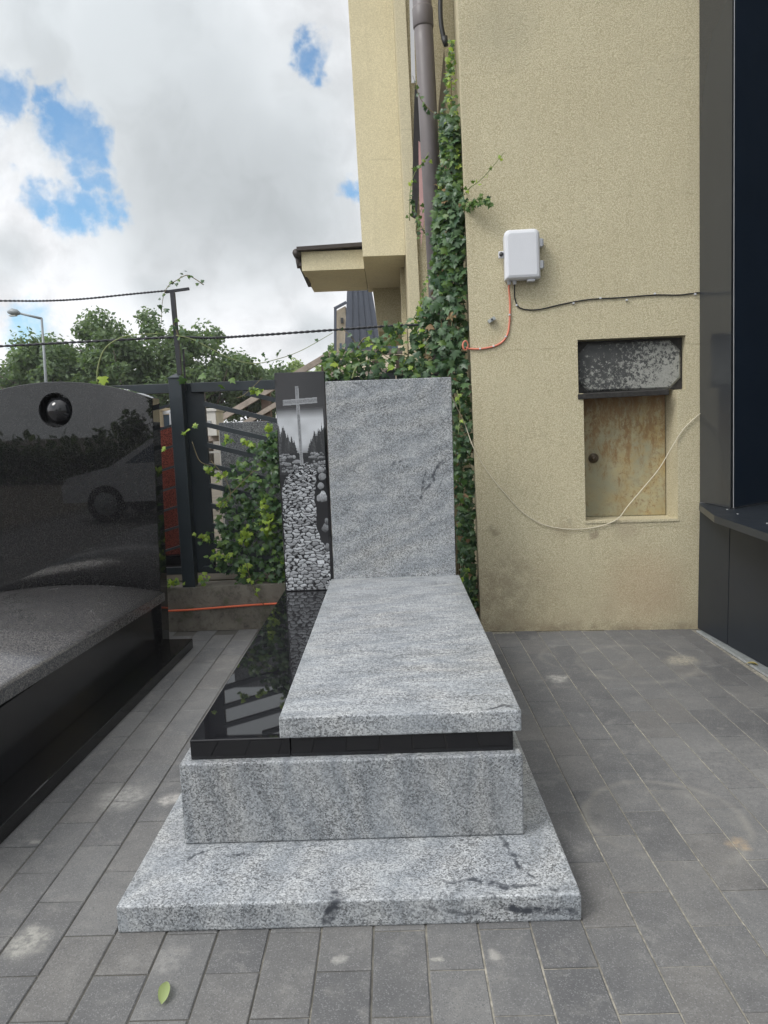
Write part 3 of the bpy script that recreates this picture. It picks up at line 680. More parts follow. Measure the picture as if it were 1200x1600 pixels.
for (u, z) in ((u0+c, z0), (u1-c, z0), (u1, z0+c), (u1, z1-c), (u1-c, z1), (u0+c, z1), (u0, z1-c), (u0, z0+c)): oc.append((u, z))
rp = MB(); n = 8; cu, cz = (u0+u1)/2, (z0+z1)/2
A = [Wp(u, -.069, z) for u, z in oc]; B = [Wp(cu+(u-cu)*.965, -.058, cz+(z-cz)*.93) for u, z in oc]
rp.add(A+B, [tuple(range(8, 16))]+[(i, (i+1) % 8, 8+(i+1) % 8, 8+i) for i in range(8)])
o = rp.build('raised_panel', M['plate']); o.parent = pl
lp = MB().box(.712, 1.315, -.083, .010, 1.632, 1.6665, lambda v: Wp(v.x, v.y, v.z+(.0 if v.y < -.02 else -.010)+.012*(v.x-.7)), .004).build('rusty_lip', M['rust'], bld)
MB().box(.742, 1.378, -.19, .006, .768, .783, lambda v: Wp(v.x, v.y, v.z+random.uniform(-.004, .003)), .002).build('sill', M['stucco'], bld)
# rear wing: front face at y = 5.9 and a side facing left
def lean(v): return Vector((v.x+LEAN*1.2*(v.z-2.6), v.y, v.z))
MB().box(.195, 1.2, 5.90, 13.0, 0, TOP, lean).build('rear_wall', M['stucco'], bld)
MB().box(.185, .268, 5.87, 5.898, 0, TOP, lean).build('pilaster', M['stucco_bay'], bld)
MB().box(.40, .62, 5.80, 5.898, 0, TOP, lean).build('corner_strip', M['stucco'], bld)
MB().box(-.178, .194, 6.5, 8.2, 2.955, 7.0, lean).build('bay', M['stucco_bay'], bld)
cn = MB().box(-.775, -.190, 7.0, 8.1, 2.957, 3.13).build('canopy', M['stucco_bay'], bld)
o = MB().box(-.81, -.185, 6.94, 8.15, 3.131, 3.165, lambda v: Vector((v.x, v.y, v.z+.03*(v.x+.8)))).build('roofing', M['roofing']); o.parent = cn
gt = MB(); gt.tube([(-.815, 6.96, 3.115), (-.815, 8.15, 3.115)], .038, 10); gt.tube([(-.815, 7.02, 3.09), (-.80, 7.02, 2.99)], .022, 8); gt.bar((-.79, 7.0, 3.02), (-.765, 7.55, 2.925), .03, .03)
o = gt.build('gutter', M['roofing']); o.parent = cn
MB().prism([(-.135, 8.0, 2.954), (.19, 8.0, 2.954), (.19, 8.0, 2.50), (-.09, 8.0, 2.50)], (0, 1.5, 0)).build('stair_wall', M['stucco'], bld)
MB().box(.15, .194, 7.0, 7.3, 1.9, 2.954).build('side_pilaster', M['stucco'], bld)
wn = MB().box(.181, .194, 7.5, 7.9, 1.6, 2.8).build('window', M['glass'], bld)
# downspout and what hangs beside it
P0, P1 = Vector((.3375, 5.60, 4.46)), Vector((.3880, 5.60, 2.645)); dv = (P1-P0)/(P0.z-P1.z)
def pz(z): return P0+dv*(P0.z-z)
ds = MB().tube([pz(6.9), pz(.1)], .068, 24).build('downspout', M['pipe'], bld)
o = MB().tube([pz(4.465), pz(4.455), pz(4.335), pz(4.325)], [.070, .0745, .0745, .070], 24).build('collar', M['pipe']); o.parent = ds
MB().prism([at(648, 130, 5.76), at(655, 140, 5.76), at(660, 240, 5.76), at(651, 342, 5.76), at(643, 338, 5.76)], (0, .02, 0)).build('loose_membrane', M['membrane'], bld)
MB().prism([at(654, 220, 5.74), at(660, 226, 5.74), at(664, 330, 5.74), at(658, 385, 5.74), at(655, 300, 5.74)], (0, .015, 0)).build('foam_strip', M['pink'], bld)
MB().prism([at(694, 75, 5.70), at(697, 120, 5.70), at(696, 200, 5.70), at(686, 205, 5.70), at(685, 170, 5.70)], (0, .02, 0)).build('brown_flashing', M['flashing'], bld)
MB().bar(at(642, -40, 5.84), at(646, 130, 5.84), .012, .03).build('white_trim', M['white'], bld)
bc = thing('hanging_cable', at(693, 20, 5.5), 'thick black cable end hanging beside the brown downspout', 'cable')
MB().tube(smooth_path([at(690, -60, 5.5), at(688, 0, 5.5), at(689, 35, 5.5), at(693, 58, 5.5), at(696, 68, 5.5)]), [.016]*21+[.016]*3+[.022] if False else .017, 10).build('cable', M['blackcable'], bc)
MB().tube([at(694, 58, 5.49), at(697, 72, 5.49)], [.024, .016], 10).build('plug', M['blackcable'], bc)

# ------------------------------------------------------------------ the dark clad structure on the right
ks = thing('clad_structure', (2.5, 4.4, 0), 'dark navy metal clad structure with projecting ledge beside yellow wall', 'cladding')
def poly(pts, z0, z1): return MB().prism([Vector((x, y, z0)) for x, y in pts], (0, 0, z1-z0), lambda v: Vector((v.x-.018*(v.z if v.z > .896 else 0), v.y, v.z)))
poly([(2.118, 4.930), (2.144, 4.540), (2.216, 4.595), (2.206, 4.93)], .897, TOP).build('pillar_panel', M['navy_grey'], ks)
poly([(2.1455, 4.5385), (3.4, 5.45), (3.4, 5.55), (2.218, 4.70), (2.218, 4.594)], .895, TOP).build('recessed_panel', M['navy'], ks)
MB().box(2.95, 3.05, 2.4, 5.12, .895, TOP).build('reflection_blocker', M['navy'], ks)  # unseen panel, added to keep bright sky out of the navy face's reflection
poly([(2.100, 4.925), (2.128, 4.545), (2.6, 4.55), (2.6, 4.93)], 0.010, .850).build('lower_panel', M['navy_low'], ks)
poly([(2.1287, 4.536), (2.290, 2.4), (2.8, 2.4), (2.8, 4.54)], 0.010, .850).build('lower_panel', M['navy_low'], ks)
poly([(2.055, 4.83), (1.905, 4.265), (1.86, 3.56), (1.80, 2.4), (3.4, 2.4), (3.4, 5.44), (2.10, 4.93)], .852, .893).build('ledge', M['navy_low'], ks)

MB().bar((2.1455, 4.5375, .90), (2.1455-.018*TOP, 4.5375, TOP), .0035, .0035).build('corner_highlight', M['grey_plastic'], ks)  # added pale strip standing in for the highlight along the pillar corner
MB().bar((2.1475, 4.536, .900), (2.60, 4.860, .900), .012, .010).build('base_trim', M['navy_grey'], ks)
for (x, y) in ((2.10, 4.52), (2.06, 4.30), (2.03, 3.9)):
    MB().tube([(x, y, .893), (x, y, .8955)], .007, 8).build('rivet', M['galv'], ks)
# ------------------------------------------------------------------ junction box, cables and fixings on the wall
jb = thing('junction_box', Wp(.37, .05, 2.4), 'white plastic junction box fixed to the yellow wall', 'junction box')
U0, U1, Z0, Z1 = .240, .470, 2.425, 2.735
def rr(u0, u1, z0, z1, rt, rb, off, n=6):
    pts = []
    for (cx, cz, a0, r) in ((u1-rt, z1-rt, 0, rt), (u0+rt, z1-rt, 90, rt), (u0+rb, z0+rb, 180, rb), (u1-rb, z0+rb, 270, rb)):
        for i in range(n+1):
            a = R(a0+90*i/n); pts.append(Wp(cx+r*math.cos(a), off, cz+r*math.sin(a)))
    return pts
def loft(loops):
    mb = MB(); n = len(loops[0]); vs = [p for l in loops for p in l]; fs = [tuple(range(n))[::-1], tuple(range((len(loops)-1)*n, len(loops)*n))]
    fs += [(i*n+k, i*n+(k+1) % n, (i+1)*n+(k+1) % n, (i+1)*n+k) for i in range(len(loops)-1) for k in range(n)]
    mb.add(vs, fs); return mb
loft([rr(U0, U1, Z0, Z1, .035, .008, .004), rr(U0, U1, Z0, Z1, .035, .008, .052)]).build('back_box', M['white'], jb)
lid = loft([rr(U0+.002, U1-.002, Z0-.002, Z1, .036, .008, .0525), rr(U0, U1, Z0-.004, Z1+.002, .037, .008, .058), rr(U0, U1, Z0-.004, Z1+.002, .037, .008, .085), rr(U0+.010, U1-.010, Z0+.006, Z1-.010, .030, .006, .100), rr(U0+.024, U1-.024, Z0+.020, Z1-.024, .022, .005, .105)])
lid.build('lid', M['white'], jb)
wbox(U0-.036, U0-.001, .03, .06, 2.570, 2.612, .004).build('lock_tab', M['white'], jb)
lk = MB().tube([Wp(U0-.019, .0605, 2.591), Wp(U0-.019, .068, 2.591)], .014, 16).build('lock', M['lock'], jb)
for zz in (2.655, 2.515):
    wbox(U1+.001, U1+.024, .012, .060, zz-.026, zz+.026, .003).build('hinge', M['white'], jb)
    for k in (-.016, 0, .016): wbox(U1+.0245, U1+.030, .02, .065, zz+k-.004, zz+k+.004).build('hinge_pin', M['grey_plastic'], jb)
wbox(.385, .435, .03, .080, Z0-.018, Z0-.005, .002).build('vent', M['white'], jb)
for uu in (.268, .305):
    MB().tube([Wp(uu, .045, Z0+.002), Wp(uu, .045, Z0-.006), Wp(uu, .045, Z0-.0065), Wp(uu, .045, Z0-.028)], [.017, .017, .014, .012], 12).build('cable_gland', M['white'], jb)
def on_wall(px, py, off=.006):
    r = ray(px, py); o = Vector((0, 0, CAM_H)); n0 = WN
    # wall plane, allowing for its slight lean
    t = 5.0
    for _ in range(6):
        p = o+r*t; base = WA+Vector((LEAN*p.z, 0, 0))+WN*off; t = (base-o).dot(n0)/r.dot(n0)
    return o+r*t
def clip(par, p):
    MB().box(p.x-.006, p.x+.006, p.y-.010, p.y+.006, p.z-.005, p.z+.006, bev=.002).build('cable_clip', M['white'], par)
oc_ = thing('orange_wall_cable', on_wall(790, 500), 'orange cable curving from white junction box to left wall corner', 'cable')
pts = [Wp(.268, .045, 2.397), Wp(.268, .030, 2.37)]+[on_wall(*p) for p in ((797, 475), (796, 505), (793, 522), (785, 534), (772, 541), (752, 545), (735, 545), (728, 543))]
MB().tube(smooth_path(pts), .0065, 8).build('cable', M['redcable'], oc_)
coil = [Vector((on_wall(728, 543).x-.004+.018*math.cos(a), on_wall(728, 543).y-.008+.01*math.sin(a*.5), on_wall(728, 540).z+.030*math.sin(a))) for a in np.linspace(0, 11, 40)]
MB().tube(coil, .005, 6).build('coiled_end', M['redcable'], oc_)
for p in ((796, 492), (790, 526), (771, 541), (750, 545)): clip(oc_, on_wall(*p, .010))
bk = thing('black_wall_cable', on_wall(950, 470), 'thin black cable running from white junction box across yellow wall', 'cable')
pts = [Wp(.305, .045, 2.397), Wp(.305, .025, 2.36)]+[on_wall(*p) for p in ((805, 468), (811, 480), (825, 484), (845, 483), (880, 475), (920, 468), (970, 465), (1022, 461), (1060, 461), (1078, 459), (1094, 457))]
MB().tube(smooth_path(pts), .0042, 6).build('cable', M['blackcable'], bk)
for p in ((807, 477), (896, 474), (938, 466), (979, 469), (1023, 459), (1086, 460)): clip(bk, on_wall(*p, .009))
wc = thing('cream_cable', on_wall(860, 820), 'thin cream cable drooping across yellow wall below rusty door', 'cable')
pts = [Vector((.402, 4.665, 1.66)), Vector((.43, 4.70, 1.60))]+[on_wall(*p, .012) for p in ((726, 662), (738, 695), (752, 722), (770, 748), (790, 772), (815, 799), (845, 818), (880, 826), (915, 826), (945, 820), (966, 810), (980, 792), (1002, 766), (1030, 732), (1052, 695), (1070, 668), (1094, 646))]
MB().tube(smooth_path(pts), .0032, 6).build('cable', M['whitecable'], wc)
wb = thing('wall_bracket', on_wall(768, 500), 'small metal bracket screwed to wall left of orange cable', 'bracket')
p = on_wall(768, 500, .02); MB().bar(p+Vector((-.022, 0, -.012)), p+Vector((.022, 0, .014)), .03, .022).build('bracket_body', M['galv'], wb); MB().tube([p+Vector((0, -.012, .002)), p+Vector((0, -.024, .002))], .006, 8).build('screw', M['lock'], wb)

# ------------------------------------------------------------------ fence on its concrete footing
ft = MB().box(-9, .60, 5.30, 5.52, 0, .338, lambda v: Vector((v.x, v.y, v.z+.012*(v.x+1.2)*(v.z > .1))))
tag(ft.build('fence_footing', M['concrete']), 'mossy concrete footing wall under the dark fence', 'wall')
oc2 = MB().tube(smooth_path([(-3.2, 5.283, .13), (-1.9, 5.283, .162), (-1.55, 5.280, .170), (-1.2, 5.283, .186), (-.85, 5.283, .196), (-.2, 5.283, .19), (.55, 5.283, .20)]), .008, 8).build('orange_ground_cable', M['orange'])
tag(oc2, 'bright orange cable running along the mossy concrete footing', 'cable')
fn = thing('fence', (-1.55, 5.4, .34), 'anthracite metal fence with diagonal slats overgrown by ivy', 'fence')
def post(x, y, w, z0, z1):
    o = MB().box(x-w/2, x+w/2, y-w/2, y+w/2, z0, z1, bev=.004).build('post', M['fence'], fn)
    c = MB(); c.box(x-w/2-.004, x+w/2+.004, y-w/2-.004, y+w/2+.004, z1+.001, z1+.008); c.add([(x-w/2, y-w/2, z1+.0085), (x+w/2, y-w/2, z1+.0085), (x+w/2, y+w/2, z1+.0085), (x-w/2, y+w/2, z1+.0085), (x, y, z1+.04)], [(0, 1, 4), (1, 2, 4), (2, 3, 4), (3, 0, 4), (3, 2, 1, 0)])
    k = c.build('post_cap', M['fence']); k.parent = o
    return o
post(-1.553, 5.36, .095, .335, 1.885); post(.02, 5.40, .07, .34, 1.88); post(-3.35, 5.36, .095, .32, 1.885)
for (x0, x1) in ((-1.46, -.02), (-3.29, -1.61)):
    MB().box(x0, x1, 5.39, 5.43, 1.785, 1.855, bev=.003).build('top_rail', M['fence'], fn)
    MB().box(x0, x1, 5.39, 5.43, .42, .475, bev=.003).build('bottom_rail', M['fence'], fn)
MB().box(.06, .58, 5.39, 5.43, 1.785, 1.855, bev=.003).build('top_rail', M['fence'], fn)
MB().box(-1.54, -1.375, 5.435, 5.475, .42, 1.856, bev=.003).build('stile', M['fence'], fn)
MB().box(-.10, -.03, 5.435, 5.475, .42, 1.856, bev=.003).build('stile', M['fence'], fn)
for k in range(-1, 15):
    z0 = .49+.152*k
    def seg(xa, xb, sl, xr):
        lo, hi = .485, 1.775; xs = []
        for i in range(101):
            x = xa+(xb-xa)*i/100; z = z0+sl*(x-xr)
            if lo <= z <= hi: xs.append((x, z))
        if len(xs) > 6:
            (x1, z1), (x2, z2) = xs[0], xs[-1]
            MB().bar((x1, 5.412, z1), (x2, 5.412, z2), .040, .034 if sl < 0 else .016).build('slat', M['fence'], fn)
    seg(-1.372, -.105, -.27, -1.40); seg(-3.28, -1.605, .27, -1.60)
arm = thing('wire_support', (-1.53, 5.36, 1.93), 'thin black steel arm rising from the fence post with crossbar', 'post')
MB().bar((-1.525, 5.36, 1.915), (-1.537, 5.36, 2.50), .034, .030).build('upright', M['rod'], arm)
MB().bar((-1.59, 5.36, 2.505), (-1.415, 5.36, 2.522), .022, .018).build('crossbar', M['rod'], arm)
MB().bar((-1.495, 5.375, 1.80), (-1.490, 5.375, 2.10), .012, .012).build('stay', M['rod'], arm)
def twisted(name, pts, label, r=.0068):
    P = smooth_path(pts, 40); mb = MB()
    for ph in (0, math.pi):
        q = [p+Vector((0, math.cos(ph+i*.9), math.sin(ph+i*.9)))*r*.55 for i, p in enumerate(P)]
        mb.tube(q, r*.62, 6)
    tag(mb.build(name, M['rod']), label, 'wire', 'twisted wires strung over the fence')
twisted('fence_wire', [at(-120, 470, 5.36), at(0, 470, 5.36), at(70, 470, 5.36), at(130, 467, 5.36), at(200, 460, 5.36), at(262, 454, 5.36)], 'upper twisted dark wire stretched left from the steel arm')
twisted('fence_wire', [at(-120, 548, 5.37), at(0, 541, 5.37), at(130, 534, 5.37), at(271, 527, 5.37), at(330, 528, 5.37), at(400, 524, 5.37), at(500, 517, 5.37), at(600, 510, 5.37), at(690, 506, 5.37)], 'lower twisted dark wire running behind both headstones to the ivy', .009)

yd = MB().box(-30, .18, 5.525, 19.5, -.2, .345, lambda v: v)
tag(yd.build('yard_ground', M['earth']), kind='structure', label='dark soil of the yard behind the fence footing')
# ------------------------------------------------------------------ stones and junk behind the fence
rs = thing('red_granite_slab', (-1.85, 5.9, 0), 'red granite slab standing upright behind fence beside black headstone', 'stone slab')
MB().box(-2.15, -1.69, 5.85, 5.93, .50, 1.545, bev=.003).build('slab', M['redgranite'], rs); MB().box(-2.2, -1.62, 5.80, 6.05, .1, .499, bev=.003).build('foot', M['black'], rs)
gs = thing('grey_granite_slab', (-1.0, 5.9, 0), 'speckled grey granite slab leaning behind fence under the ivy', 'stone slab')
MB().box(-1.38, -.50, 5.86, 5.95, .2, 1.56, bev=.004).build('slab', m_granite('dark_grey_granite', (1, 1, 1), (0, .6, 0), .25, .42), gs)
rk = thing('metal_rack', (-1.5, 6.1, 0), 'thin white metal rack standing behind fence slats', 'rack')
for px in (321, 344): MB().bar(at(px, 675, 6.0), at(px+9, 860, 6.0), .018, .018).build('upright', M['whitedirty'], rk)
for py in (707, 738): MB().bar(at(322, py, 6.0), at(346, py-1, 6.0), .015, .015).build('rung', M['whitedirty'], rk)
def crate(name, x0, x1, z0, z1, Y, mat, lab, cat):
    t = thing(name, ((x0+x1)/2, Y, z0), lab, cat)
    MB().box(x0, x1, Y, Y+.3, z0, z1, bev=.006).build('body', mat, t)
    MB().box(x0-.01, x1+.01, Y-.01, Y+.31, z1+.001, z1+.03, bev=.004).build('lid', mat, t)
    MB().box((x0+x1)/2-.02, (x0+x1)/2+.02, Y-.008, Y-.001, z0+.1, z0+.14).build('latch', M['grey_plastic'], t)
a = at(315, 672, 6.6); b = at(337, 643, 6.6); crate('cabinet', a.x, b.x, b.z-.22, b.z, 6.6, M['whitedirty'], 'pale cabinet behind fence right of the fence post', 'cabinet')
a = at(326, 690, 6.9); b = at(340, 676, 6.9); crate('carton', a.x, b.x, a.z, b.z, 6.9, M['wood'], 'small tan carton beside the pale cabinet behind fence', 'box')
a = at(228, 672, 6.8); b = at(249, 642, 6.8); crate('board_stack', a.x, b.x, b.z-.30, b.z, 6.8, M['cream'], 'cream cabinet behind fence between black headstone and post', 'cabinet')
wf = thing('white_frame', at(262, 660, 6.9), 'small white window frame propped behind red granite slab', 'window frame')
for (p, q) in (((253, 672), (252, 646)), ((252, 646), (267, 643)), ((267, 643), (268, 672)), ((253, 671), (268, 671))): MB().bar(at(*p, 6.9), at(*q, 6.9), .018, .03).build('frame_bar', M['white'], wf)
MB().prism([at(254, 669, 6.91), at(266, 669, 6.91), at(265, 648, 6.91), at(254, 648, 6.91)], (0, .006, 0)).build('pane', M['glass'], wf)
# stair and railing behind
sr = thing('stair_railing', (-1.0, 8.0, 0), 'weathered wooden stair railing climbing to house behind headstones', 'railing')
top = [(-2.10, 8.0, 1.50), (-1.238, 8.0, 1.985), (-.64, 8.0, 2.27)]
MB().bar(top[0], top[2], .075, .06).build('sloped_rail', M['wood'], sr); MB().bar((-.66, 8, 2.265), (.19, 8, 2.285), .075, .06).build('level_rail', M['wood'], sr)
MB().bar((-1.72, 8.02, 1.50), (-.66, 8.02, 2.08), .05, .05).build('sloped_rail', M['wood'], sr); MB().bar((-.66, 8.02, 2.06), (.19, 8.02, 2.08), .05, .05).build('level_rail', M['wood'], sr)
for x, z in ((-1.36, 1.89), (-.68, 2.24), (-.12, 2.25), (.14, 2.25)): MB().box(x-.05, x+.05, 8.04, 8.14, 0, z, bev=.004).build('post', M['wood_dark'], sr)
st = thing('stair', (-.6, 8.6, 0), 'concrete stair behind the fence leading up to the house', 'stairs')
for k in range(7): MB().box(-2.0+.26*k, .18, 8.2, 9.4, .17*k, .17*k+.169).build('step', M['concrete'], st)

# ------------------------------------------------------------------ leaves
LS = []
def leaf_shape(k):
    rr_ = random.Random(40+k)
    r = [(0, -.10, 0), (.30, -.16, 0), (.50, .02, .0), (.30, .16, 0), (.46, .42, 0), (.20, .42, 0), (0, .85, 0), (-.20, .42, 0), (-.46, .42, 0), (-.30, .16, 0), (-.50, .02, 0), (-.30, -.16, 0)]
    vs = [(x*rr_.uniform(.88, 1.12), y*rr_.uniform(.9, 1.1), -.22*abs(x)+.10*(y*y)*rr_.uniform(-1, .4)+rr_.uniform(-.03, .03)) for x, y, z in r]
    vs.append((0, .16, .04))
    return vs, [(12, i, (i+1) % 12) for i in range(12)]
LS = [leaf_shape(k) for k in range(6)]
LEAF_MESH = {}
def leaf_mesh(mat, k):
    if (mat, k) not in LEAF_MESH:
        b = MB(); b.add(*LS[k], smooth=True); me = bpy.data.meshes.new('leaf'); me.from_pydata(b.v, [], b.f); me.materials.append(M[mat]); me.polygons.foreach_set('use_smooth', [True]*len(b.f)); LEAF_MESH[(mat, k)] = me
    return LEAF_MESH[(mat, k)]
def leaf_matrix(p, out, size, hang=.8, rnd=.5):
    n = (Vector(out)+Vector((random.gauss(0, rnd), random.gauss(0, rnd), random.gauss(0, rnd)))).normalized()
    t = Vector((random.gauss(0, .55), random.gauss(0, .3), -hang+random.gauss(0, .35)))
    t = (t-n*t.dot(n)).normalized(); x = t.cross(n)
    return Matrix(((x.x, t.x, n.x, p[0]), (x.y, t.y, n.y, p[1]), (x.z, t.z, n.z, p[2]), (0, 0, 0, 1))) @ Matrix.Diagonal((size, size, size, 1))
def put_leaf(par, mw, mat):
    o = bpy.data.objects.new('leaf', leaf_mesh(mat, random.randrange(6))); COL.objects.link(o); o.parent = par
    o.matrix_basis = Matrix.Translation(-origin_of(par)) @ mw
    return o
def foliage(par, leaves, keep, name='foliage'):     # leaves: (point, outward, size, material); the nearest and largest are parts, the rest one mass
    order = sorted(range(len(leaves)), key=lambda i: -(leaves[i][2]/(leaves[i][0][1])+(.004 if leaves[i][3] != 'ivy' else 0)-.05*(leaves[i][4])))
    first = set(order[:keep]); bulk = {}
    for i, (p, out, size, mat, buried) in enumerate(leaves):
        mw = leaf_matrix(p, out, size)
        if i in first: put_leaf(par, mw, mat)
        else:
            b = bulk.setdefault(mat, MB()); vs, fs = LS[random.randrange(6)]; b.add([mw @ Vector(v) for v in vs], fs, True)
    for mat, b in bulk.items():
        tag(b.build(name, M[mat], par, raw=True), kind='stuff')
def interp(tab, y):
    for (a, b) in zip(tab, tab[1:]):
        if a[0] <= y <= b[0]:
            t = (y-a[0])/(b[0]-a[0]); return [a[i]+(b[i]-a[i])*t for i in range(1, len(a))]
    return list(tab[-1][1:])
# climbing ivy in the corner by the downspout: edges of the mass by height
wi = thing('climbing_ivy', (.55, 5.4, 0), 'dense dark ivy climbing the house corner beside brown downspout', 'ivy')
tab = [(58, 701, 708), (110, 699, 710), (125, 691, 712), (180, 687, 716), (230, 688, 720), (300, 683, 723), (345, 678, 724), (400, 676, 724), (450, 672, 725), (480, 655, 726), (520, 644, 727), (585, 640, 728), (600, 690, 732), (700, 700, 738), (800, 712, 741), (900, 722, 742), (960, 732, 746)]
lv = []
for i in range(2650):
    y = random.uniform(590, 955) if i > 2100 else random.uniform(58, 950) if random.random() < .35 else random.uniform(180, 600)
    a, b = interp(tab, y); x = a+(b-a)*random.random()
    d = abs(random.gauss(0, .13)); Y = 5.13+d+(max(0, (705-x))*.0042 if y < 600 else .0)+(.12 if y < 300 else 0)
    p = at(x, y, Y); mat = 'ivy'
    q = random.random()
    if y < 180: mat = 'ivy_mid' if q < .5 else ('ivy_young' if q < .85 else 'ivy')
    elif y < 300: mat = 'ivy_mid' if q < .34 else ('ivy_young' if q < .38 + (.15 if x > 712 else 0) else 'ivy')
    elif y < 480: mat = 'ivy_mid' if q < .2 else 'ivy'
    else: mat = 'ivy_young' if (x < 668 and q < .12) else ('ivy_mid' if q < .1 else 'ivy')
    sz = random.choice((random.uniform(.032, .055), random.uniform(.048, .086)))*(.62 if y < 180 else .85 if y < 300 else 1.0)*(.8 if y > 600 else 1)
    if q > .975: mat = 'ivy_dead'
    lv.append((p, (-.25, -1, .45), sz, mat, d))
foliage(wi, lv, 240)
for k in range(6):
    pts = [at(random.uniform(712, 724), 960, 5.3), at(random.uniform(705, 720), 700, 5.3), at(random.uniform(690, 715), 520, 5.3), at(random.uniform(690, 712), 350, 5.35), at(random.uniform(700, 706), 120+30*k, 5.38)]
    MB().tube(smooth_path(pts, 8), [.010-.0002*i for i in range(33)], 6).build('stem', M['stem'], wi)
# sprigs that reach out from it
def sprig(par, pts, Y, n, mats, size, stem='newstem', r=.004, out=(-.1, -1, .4), keep=None):
    P = smooth_path([at(x, y, Y[i] if isinstance(Y, (list, tuple)) else Y) for i, (x, y) in enumerate(pts)], 8)
    MB().tube(P, [r*(1-.6*i/len(P)) for i in range(len(P))], 6).build('stem', M[stem], par)
    for i in range(n):
        k = int((i+.5)/n*(len(P)-1)); p = P[k]+Vector((random.gauss(0, .010), random.gauss(0, .012)-.004, random.gauss(0, .012)))
        put_leaf(par, leaf_matrix(p, out, random.uniform(*size), .6, .6), random.choice(mats))
sprig(wi, [(724, 305), (735, 293), (752, 280), (770, 260), (788, 238)], [5.1, 4.95, 4.9, 4.88, 4.86], 12, ['ivy_mid', 'ivy_young'], (.018, .034))
for k in range(3): sprig(wi, [(722, 310+4*k), (735, 316+3*k), (750, 318-5*k), (764+k, 310+6*k)], [5.1, 4.98, 4.95, 4.93], 16, ['ivy', 'ivy_mid', 'ivy_mid'], (.028, .046))
sprig(wi, [(685, 182), (668, 168), (655, 150), (645, 118)], 5.45, 10, ['ivy_mid', 'ivy'], (.026, .042), 'stem')
sprig(wi, [(640, 345), (641, 300), (648, 270), (660, 255), (670, 238)], 5.5, 14, ['ivy_mid', 'ivy_mid', 'ivy_young'], (.026, .042))
sprig(wi, [(664, 365), (652, 340), (645, 318), (640, 305)], 5.48, 14, ['ivy_mid', 'ivy'], (.028, .045))
sprig(wi, [(655, 372), (650, 360), (655, 335), (662, 320)], 5.48, 8, ['ivy_mid', 'ivy'], (.026, .04), 'stem')
sprig(wi, [(645, 500), (655, 480), (662, 455), (668, 430)], 5.42, 14, ['ivy_young', 'ivy_mid'], (.026, .044))
sprig(wi, [(722, 905), (728, 895), (733, 890)], 5.0, 5, ['ivy_young', 'ivy_mid'], (.03, .045))
sprig(wi, [(714, 610), (719, 640), (716, 680)], 5.1, 5, ['ivy_young', 'ivy_mid'], (.03, .045))
# ivy along the fence top behind the grey headstone
ti = thing('fence_top_ivy', (-.1, 5.4, 1.8), 'ivy spilling over fence top above the grey headstone', 'ivy')
tab2 = [(505, 570, 592), (530, 545, 590), (560, 512, 590), (600, 505, 590), (625, 508, 560), (650, 502, 530)]
lv = []
for i in range(320):
    x = random.uniform(506, 655); lo = 545 if x < 560 else (525 if x < 600 else 505)
    if random.random() < .25: lo -= 12
    y = lo+(590-lo)*random.random()**.85
    if 615 < x < 650 and 525 < y < 560 and random.random() < .6: continue
    d = abs(random.gauss(0, .09)); Y = 5.30+d
    q = random.random(); mat = 'ivy_mid' if q < .38 else ('ivy_young' if q < .45 else 'ivy')
    lv.append((at(x, y, Y), (-.1, -1, .5), random.uniform(.04, .07), mat, d))
foliage(ti, lv, 110)
sprig(ti, [(560, 540), (572, 528), (590, 545), (610, 560), (640, 552)], 5.33, 6, ['ivy_mid', 'ivy'], (.04, .06), 'stem', .006)
sprig(ti, [(550, 592), (556, 575), (570, 565), (590, 562)], 5.25, 3, ['ivy_mid'], (.03, .05), 'newstem', .006)
sprig(ti, [(560, 548), (553, 532), (540, 518), (530, 512)], 5.35, 3, ['ivy_mid', 'ivy'], (.03, .05), 'stem', .005)
# ivy hanging in the fence panel
fi = thing('fence_ivy', (-1.0, 5.3, .35), 'ivy with bright young shoots hanging through the fence slats', 'ivy')
lv = []
def dens(x, y):
    e = 330+((y-790)/120.0)**2*40 if y < 790 else 330-(y-790)*.18
    e = {0: 0}.get(1, e); edge = max(312, e) if y > 760 else e
    return x > edge+random.uniform(-8, 30)
for i in range(1500):
    y = random.uniform(672, 912); x = random.uniform(312, 452)
    left = interp([(672, 420), (690, 395), (720, 355), (760, 345), (800, 335), (850, 325), (890, 318), (915, 370)], y)[0]
    if x < left+abs(random.gauss(0, 16)): continue
    if y > 893 and not (x > 370 and y < 912): continue
    d = abs(random.gauss(0, .08)); lv.append((at(x, y, 5.32+d), (.1, -1, .45), random.uniform(.030, .066), 'ivy' if random.random() < .74 else 'ivy_mid', d))
for (cx, cy, sx, sy, n) in ((415, 810, 8, 24, 40), (385, 835, 9, 12, 24), (325, 730, 10, 6, 16), (345, 742, 8, 5, 12), (345, 785, 10, 5, 12), (385, 690, 10, 4, 10), (358, 685, 10, 4, 12), (420, 670, 6, 6, 12), (382, 885, 8, 12, 20), (322, 840, 8, 8, 14), (340, 868, 14, 6, 18), (355, 870, 8, 6, 8), (318, 905, 8, 5, 10), (270, 910, 10, 5, 16), (300, 665, 5, 8, 4), (288, 675, 4, 3, 2), (306, 832, 4, 4, 2), (442, 878, 4, 5, 5), (395, 610, 8, 4, 5), (405, 612, 10, 5, 8), (255, 697, 6, 8, 2)):
    for i in range(n):
        lv.append((at(random.gauss(cx, sx*.6), random.gauss(cy, sy*.6), 5.27+random.uniform(0, .05)), (.1, -1, .55), random.uniform(.028, .052), 'ivy_young' if random.random() < .72 else 'ivy_mid', 0))
foliage(fi, lv, 280)
